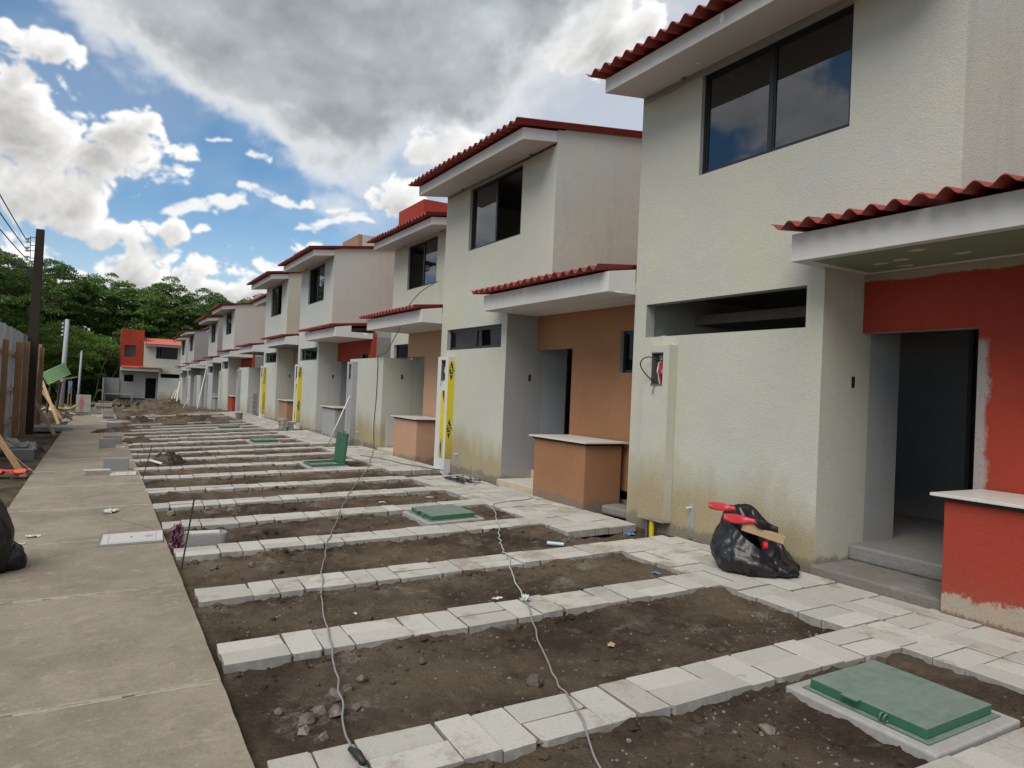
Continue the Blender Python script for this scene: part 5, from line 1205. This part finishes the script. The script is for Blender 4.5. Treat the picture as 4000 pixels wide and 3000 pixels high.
q = MB(); q.tube(spline([(5.60, 14.2, 3.40), (6.2, 14.9, 3.9), (6.9, 15.5, 4.3)], 8), .009, 6); tag(q.build('cable', m_cableb, smooth=True), 'black cable hanging from the upper window of the peach house', 'cable')
q = MB(); cq = random.Random(8); pts = [(5.35+cq.uniform(-.25, .22), 10.75+cq.uniform(-.45, .45), G(5.35, 10.8)+.012+cq.random()*.05) for _ in range(26)]; pts.append((5.62, 9.9, G(5.6, 9.9)+.02)); q.tube(spline(pts, 5), .006, 6); tag(q.build('cable_tangle', m_cableb, smooth=True), 'tangle of black cable on the walkway by the tiled step', 'cable')
q = MB(); pts = [(5.45+cq.uniform(-.15, .15), 10.4+cq.uniform(-.25, .25), G(5.4, 10.4)+.02+cq.random()*.12) for _ in range(14)]; q.tube(spline(pts, 5), .0045, 6); tag(q.build('cable_tangle', m_cable, smooth=True), 'paler loops of cable on top of the black tangle', 'cable')
gcable([(5.62, 12.0), (5.45, 12.6), (5.3, 13.2), (5.2, 14.2), (5.0, 15)], .006, m_cableb, 'thin black cable along the walkway before the yellow pillar', .01)
q = MB(); q.tube(spline([(-1.75, 15.5, .93), (-1.34, 14.0, .60), (-.9, 12.6, .35), (-.3, 11.0, .14), (.25, 9.6, .05), (.60, 8.86, .035), (.68, 8.75, -.04)], 8), .0035, 6); tag(q.build('string_line', m_cable, smooth=True), 'thin pale line strung from the propped plank down across the path', 'line')
# ---- rubbish bags
def bag(name, loc, ax, bx, h_, seed, e1, label, open_=False):
    q = MB(); nt, nl = 96, 44; e1 = Vector(e1).normalized(); e2 = Vector((-e1.y, e1.x, 0)); pts = []
    for i in range(nl+1):
        t_ = i/nl; row = []
        for j in range(nt):
            a = 6.283*j/nt
            if t_ < .14: r_ = .90*math.sin(t_/.14*math.pi/2); z_ = .0
            else:
                f = (t_-.14)/.86
                if open_:
                    rim = .60+.36*math.cos(a-2.5)-.03*math.cos(2*a); r_ = .92+.14*math.sin(min(f*1.5, 1)*math.pi)-.26*f**2.5; z_ = rim*f**.92
                else: r_ = (.90+.20*math.sin(f*math.pi*.9))*(1-f**3.2)+.05; z_ = f**.9
            fo = fbm2(np.array([math.cos(a)*1.5+seed]), np.array([math.sin(a)*1.5+z_*1.7]), 3)[0]
            rd = abs(float(fbm2(np.array([a*3.2+seed*3+z_*.9]), np.array([z_*1.1+seed]), 2)[0])); rd2 = abs(float(fbm2(np.array([a*9+seed+z_*1.6]), np.array([z_*1.5]), 2)[0]))
            k = 1+.20*fo-.20*rd*(t_ > .06)-.05*rd2*(t_ > .1)
            if z_ <= .02: k *= 1+.05*math.sin(a*5+seed)
            p_ = e1*(ax*r_*k*math.cos(a))+e2*(bx*r_*k*math.sin(a)); row.append((p_.x, p_.y, h_*z_*(1+.10*fo)+.004))
        pts.append(row)
    if open_:
        for f in (.1, .25, .45):
            row = []
            for j in range(nt):
                x, y, z = pts[nl][j]; row.append((x*(1-f*1.5), y*(1-f*1.5), z-h_*f*.75))
            pts.append(row)
    for i in range(len(pts)-1):
        for j in range(nt): q.poly([pts[i][j], pts[i][(j+1) % nt], pts[i+1][(j+1) % nt], pts[i+1][j]])
    o = q.weld().build(name, m_bag, None, smooth=True, loc=loc); tag(o, label, 'bag'); return o
bx_, by_ = 5.36, 4.52; bz_ = G(bx_, by_)+.006
bag('rubbish_bag', (bx_, by_, bz_), .42, .31, .60, 3.3, (.66, -.75, 0), 'open black rubbish bag leaning on the wall of the nearest house', True)
e1 = Vector((.66, -.75, 0)); e2 = Vector((.75, .66, 0))
def inbag(u_, v_, z_): p_ = Vector((bx_, by_, bz_))+e1*u_+e2*v_; p_.z += z_; return p_
cb_ = empty('carton', inbag(.05, -.10, .37)); tag(cb_, 'long brown cardboard carton sticking out of the open rubbish bag', 'carton'); cb_.rotation_euler = (0, rad(14), math.atan2(e1.y, e1.x))
q = MB(); q.box(-.19, .19, -.045, .045, -.035, .035); q.build('carton_body', m_card, cb_, bevel=.003)
q = MB(); q.box(.1905, .193, -.03, .03, -.025, .025); q.build('carton_end', m_woodd, cb_)
def package(a, b, w_, mat, name, label, wav=.02, flat=False):
    q = MB(); n = 12; a, b = Vector(a), Vector(b); tg = (b-a).normalized(); sd_ = (Vector((0, 0, 1)).cross(tg).normalized() if flat else (Vector((0, 0, .9))+e2*.45).normalized())
    out_ = Vector((0, 0, 1)) if flat else -e2
    rows = [[a.lerp(b, i/n)+sd_*(w_*(j/6-.5)*(.75+.25*math.sin(math.pi*min(1, (i+.6)/n*1.2))))+out_*(wav*math.sin(i*.5+j*.3)+.016*(1-(2*(j/6-.5))**2)) for j in range(7)] for i in range(n+1)]
    for i in range(n):
        for j in range(6): q.poly([rows[i][j], rows[i+1][j], rows[i+1][j+1], rows[i][j+1]])
    o = q.weld().build(name, mat, None, smooth=True); sm = o.modifiers.new('s', 'SOLIDIFY'); sm.thickness = .004; tag(o, label, 'packaging'); return o
package(inbag(-.30, -.20, .50), inbag(-.02, -.15, .47), .085, m_redbag, 'red_wrapper', 'red printed wrapper lying across the mouth of the open bag')
package(inbag(-.02, -.15, .468), inbag(.18, -.05, .40), .085, m_black, 'dark_wrapper', 'dark end of the wrapper inside the open bag')
package(inbag(-.44, -.08, .58), inbag(-.20, -.05, .555), .075, m_redbag, 'red_wrapper', 'second red wrapper poking out at the top left of the open bag')
q = MB(); q.tube([(0, 0, 0), (.03, -.02, 0)], .035, 16); o = q.build('red_tin', m_redp, None, loc=inbag(.05, -.18, .27)); tag(o, 'round red tin showing inside the open bag under the carton', 'tin')
bag('rubbish_bag', (-.93, 7.55, G(-.9, 7.5)), .33, .30, .82, 8.1, (1, .1, 0), 'tall full black rubbish bag cut by the left edge of the picture')
bag('rubbish_bag', (-.63, 7.62, G(-.6, 7.6)), .13, .14, .26, 5.7, (1, 0, 0), 'small black rubbish bag tucked beside the tall one')
# ---- litter
def litter(x, y, s_, mat, label, z=None, cat='litter', thick=.012):
    q = MB(); n = 7; lr = random.Random(int(x*991+y*77)); P_ = [[(s_*(i/n-.5)+lr.uniform(-.1, .1)*s_, s_*.6*(j/n-.5)+lr.uniform(-.1, .1)*s_, lr.random()*s_*.16+.003) for j in range(n+1)] for i in range(n+1)]
    for i in range(n):
        for j in range(n):
            if math.hypot(i-3, j-3) < 3.6+lr.uniform(-.6, .6): q.poly([P_[i][j], P_[i+1][j], P_[i+1][j+1], P_[i][j+1]])
    zz_ = z if z is not None else max(soilz(x, y), G(x, y) if x < XR else -9)+.004
    o = q.build('litter', mat, None, loc=(x, y, zz_), rot=(0, 0, lr.uniform(0, 6))); tag(o, label, cat); return o
litter(.18, 10.1, .22, m_whitep, 'crumpled white paper on the path near the stake'); litter(-.54, 8.92, .14, m_whitep, 'crumpled white paper on the path beside the tall bag'); litter(-.64, 8.55, .13, m_whitep, 'thin strip of white paper by the tall black bag')
litter(2.86, 4.98, .09, m_whitep, 'white paper scrap in the third soil bed'); litter(3.05, 3.75, .08, m_card, 'yellowish cardboard chip in the second soil bed'); litter(4.52, 4.95, .09, m_bluep, 'blue scrap at the back corner of the third soil bed'); litter(3.55, 9.6, .12, m_whitep, 'white scrap in the bed beyond the second cover'); litter(4.35, 9.75, .10, m_whitep, 'pointed white shard beyond the second cover'); litter(1.75, 5.2, .05, m_whitep, 'tiny white chip below the fourth strip'); litter(3.1, 1.75, .05, m_redbag, 'tiny pink scrap beside the nearest inspection cover'); litter(5.55, 6.55, .16, m_bluep, 'torn blue plastic in the trench under the meter pillar')
litter(-1.28, 14.45, .62, m_redwhite, 'orange-red plastic sheet lying beside the path', cat='plastic sheet'); litter(-1.62, 14.6, .5, m_whitep, 'white printed sheet next to the orange-red one', cat='plastic sheet')
# ---- masonry rubbish on the left
rbox('half_block', m_cmu, .46, .14, .25, (-1.36, 17.9, soilz(-1.36, 17.9)-.01), .15, 'concrete block lying beside the path below the fence', 'block', None, .006, .1)
rbox('broken_slab', m_conc, 1.05, .42, .15, (-1.2, 26.4, soilz(-1.2, 26.4)+.06), .06, 'long broken concrete slab at the edge of the path', 'slab', None, .02, .12)
cs = random.Random(31)
for i in range(9):
    x, y = -1.5+cs.uniform(-.35, .3), 19.4+cs.uniform(-1., .9); o = stone(x, y, cs.uniform(.10, .24), 60+i, 'lump of broken concrete in the rubble under the dark pole', m_conc, .7); o['group'] = 'concrete lumps under the pole'; o.location.z += .14
for i in range(26):
    x, y = cs.uniform(-2.3, -1.0), cs.uniform(31, 46); s_ = cs.uniform(.08, .2); o = stone(x, y, s_, 90+i, 'piece of rubble among the rubbish left of the path end', m_conc if i % 3 else m_stone, .6); o['group'] = 'rubble pieces left of the path'; o.location.z += .05
for i in range(22):
    x, y = .2+cs.uniform(-.6, 2.4), 57+cs.uniform(-1.5, 1.5); o = stone(x, y, cs.uniform(.12, .28), 140+i, 'brown clod in the heap before the end house', m_soil, .8); o['group'] = 'clods before the end house'; o.location.z += .35
# painted board, block, stacks of pavers at the end of the path
rbox('painted_board', m_wood_p, .72, .04, .98, (-.73, 46.5, soilz(-.73, 46.5)), -.03, 'grey board with a red paint stain standing at the end of the path', 'board', None, .004, -.08)
hb = empty('hollow_block', (-.22, 40.6, soilz(-.22, 40.6)+.02)); tag(hb, 'hollow concrete block lying on the end of the path', 'block'); q = MB()
for a in ((-.2, .2, -.1, -.07), (-.2, .2, .07, .1), (-.2, -.16, -.07, .07), (.16, .2, -.07, .07), (-.02, .02, -.07, .07)): q.box(a[0], a[1], a[2], a[3], 0, .19)
q.build('block_shell', m_cmu, hb)
def stack(x, y, n, cols, label, grp, mat=None):
    z = soilz(x, y) if x > XR or y > 38.4 else G(x, y)
    for i in range(n):
        for k in range(cols):
            o = link('paver', PAV[(i+k) % 8], None, loc=(x+k*.42+cs.uniform(-.03, .03), y+cs.uniform(-.04, .04), z+.09+.09*i), rot=(cs.uniform(-.04, .04), cs.uniform(-.05, .05), cs.uniform(-.15, .15))); tag(o, label, 'paver', grp)
stack(.05, 44.8, 6, 2, 'paver in the tallest stack at the end of the path', 'pavers stacked at the path end')
stack(.35, 32.5, 4, 1, 'paver in the weathered stack on the right edge of the path', 'pavers stacked at the path edge')
stack(1.55, 49.6, 2, 3, 'paver in the low stacks in front of the end house', 'pavers stacked before the end house')
for i, (x, y, l_) in enumerate([(-.25, 36.6, .9), (-.05, 34.3, .7), (.1, 30.4, 1.2), (.35, 29.6, .7)]):
    timber((x, y, G(x, y)+.03), (x+l_, y+.1, G(x+l_, y)+.03), .08, .03, ('farthest', 'third', 'second', 'nearest')[i]+' pale batten lying across the path edge near the far end', m_pvc, 'batten', 'batten', up=(0, 0, 1))
# rubbish left of the path end
package((-2.4, 37.5, soilz(-2.4, 37.5)+.10), (-1.7, 38.2, soilz(-1.7, 38.2)+.12), .5, m_whitep, 'white_sheet', 'white sheet material in the rubbish heap behind the braces', .05, True)
package((-2.2, 42.5, soilz(-2.2, 42.5)+.12), (-1.3, 43.4, soilz(-1.3, 43)+.2), .5, m_bluep, 'blue_sheet', 'dark blue sheet in the rubbish behind the grey pole', .06, True)
q = MB(); q.tube(spline([(-2.3, 41.8, soilz(-2.3, 41.8)+.12), (-1.8, 41.2, soilz(-1.8, 41.2)+.16), (-1.3, 41.6, soilz(-1.3, 41.6)+.25), (-.95, 42.3, soilz(-.95, 42.3)+.42)], 6), .05, 8); tag(q.build('yellow_pipe', m_yelpipe, smooth=True), 'yellow flexible pipe lying in the rubbish behind the grey pole', 'pipe')
rk_ = empty('sawhorse', (-1.55, 52, soilz(-1.55, 52))); tag(rk_, 'rough wooden stand with a plank on top and blue cloth, left of the thin pole', 'stand')
for a, b, m_ in (((-.1, 0, 0), (-.08, 0, 1.75), m_wood), ((.05, 0, 0), (.08, 0, 1.75), m_wood), ((-.75, 0, 1.75), (.35, .05, 2.02), m_woodl)): q = MB(); q.bar(a, b, .06, .06); q.build('member', m_, rk_)
q = MB(); q.box(-.12, .08, -.05, -.04, 1.35, 1.75); q.box(-.10, .0, -.05, -.04, .95, 1.345); q.build('hung_cloth', m_bluep, rk_)
q = MB(); q.tube(spline([(-.2, 80, soilz(-.2, 80)+1.1), (.1, 80, soilz(0, 80)+1.5), (.5, 80, soilz(.5, 80)+1.0), (.8, 80, soilz(.8, 80)+.9), (.7, 80, soilz(.7, 80)+.5), (.4, 80, soilz(.4, 80)+.6)], 4), .09, 6); tag(q.build('yellow_tubing', m_yelpipe, smooth=True), 'bent yellow tube frame on the bank right of the thin pole', 'tubing')
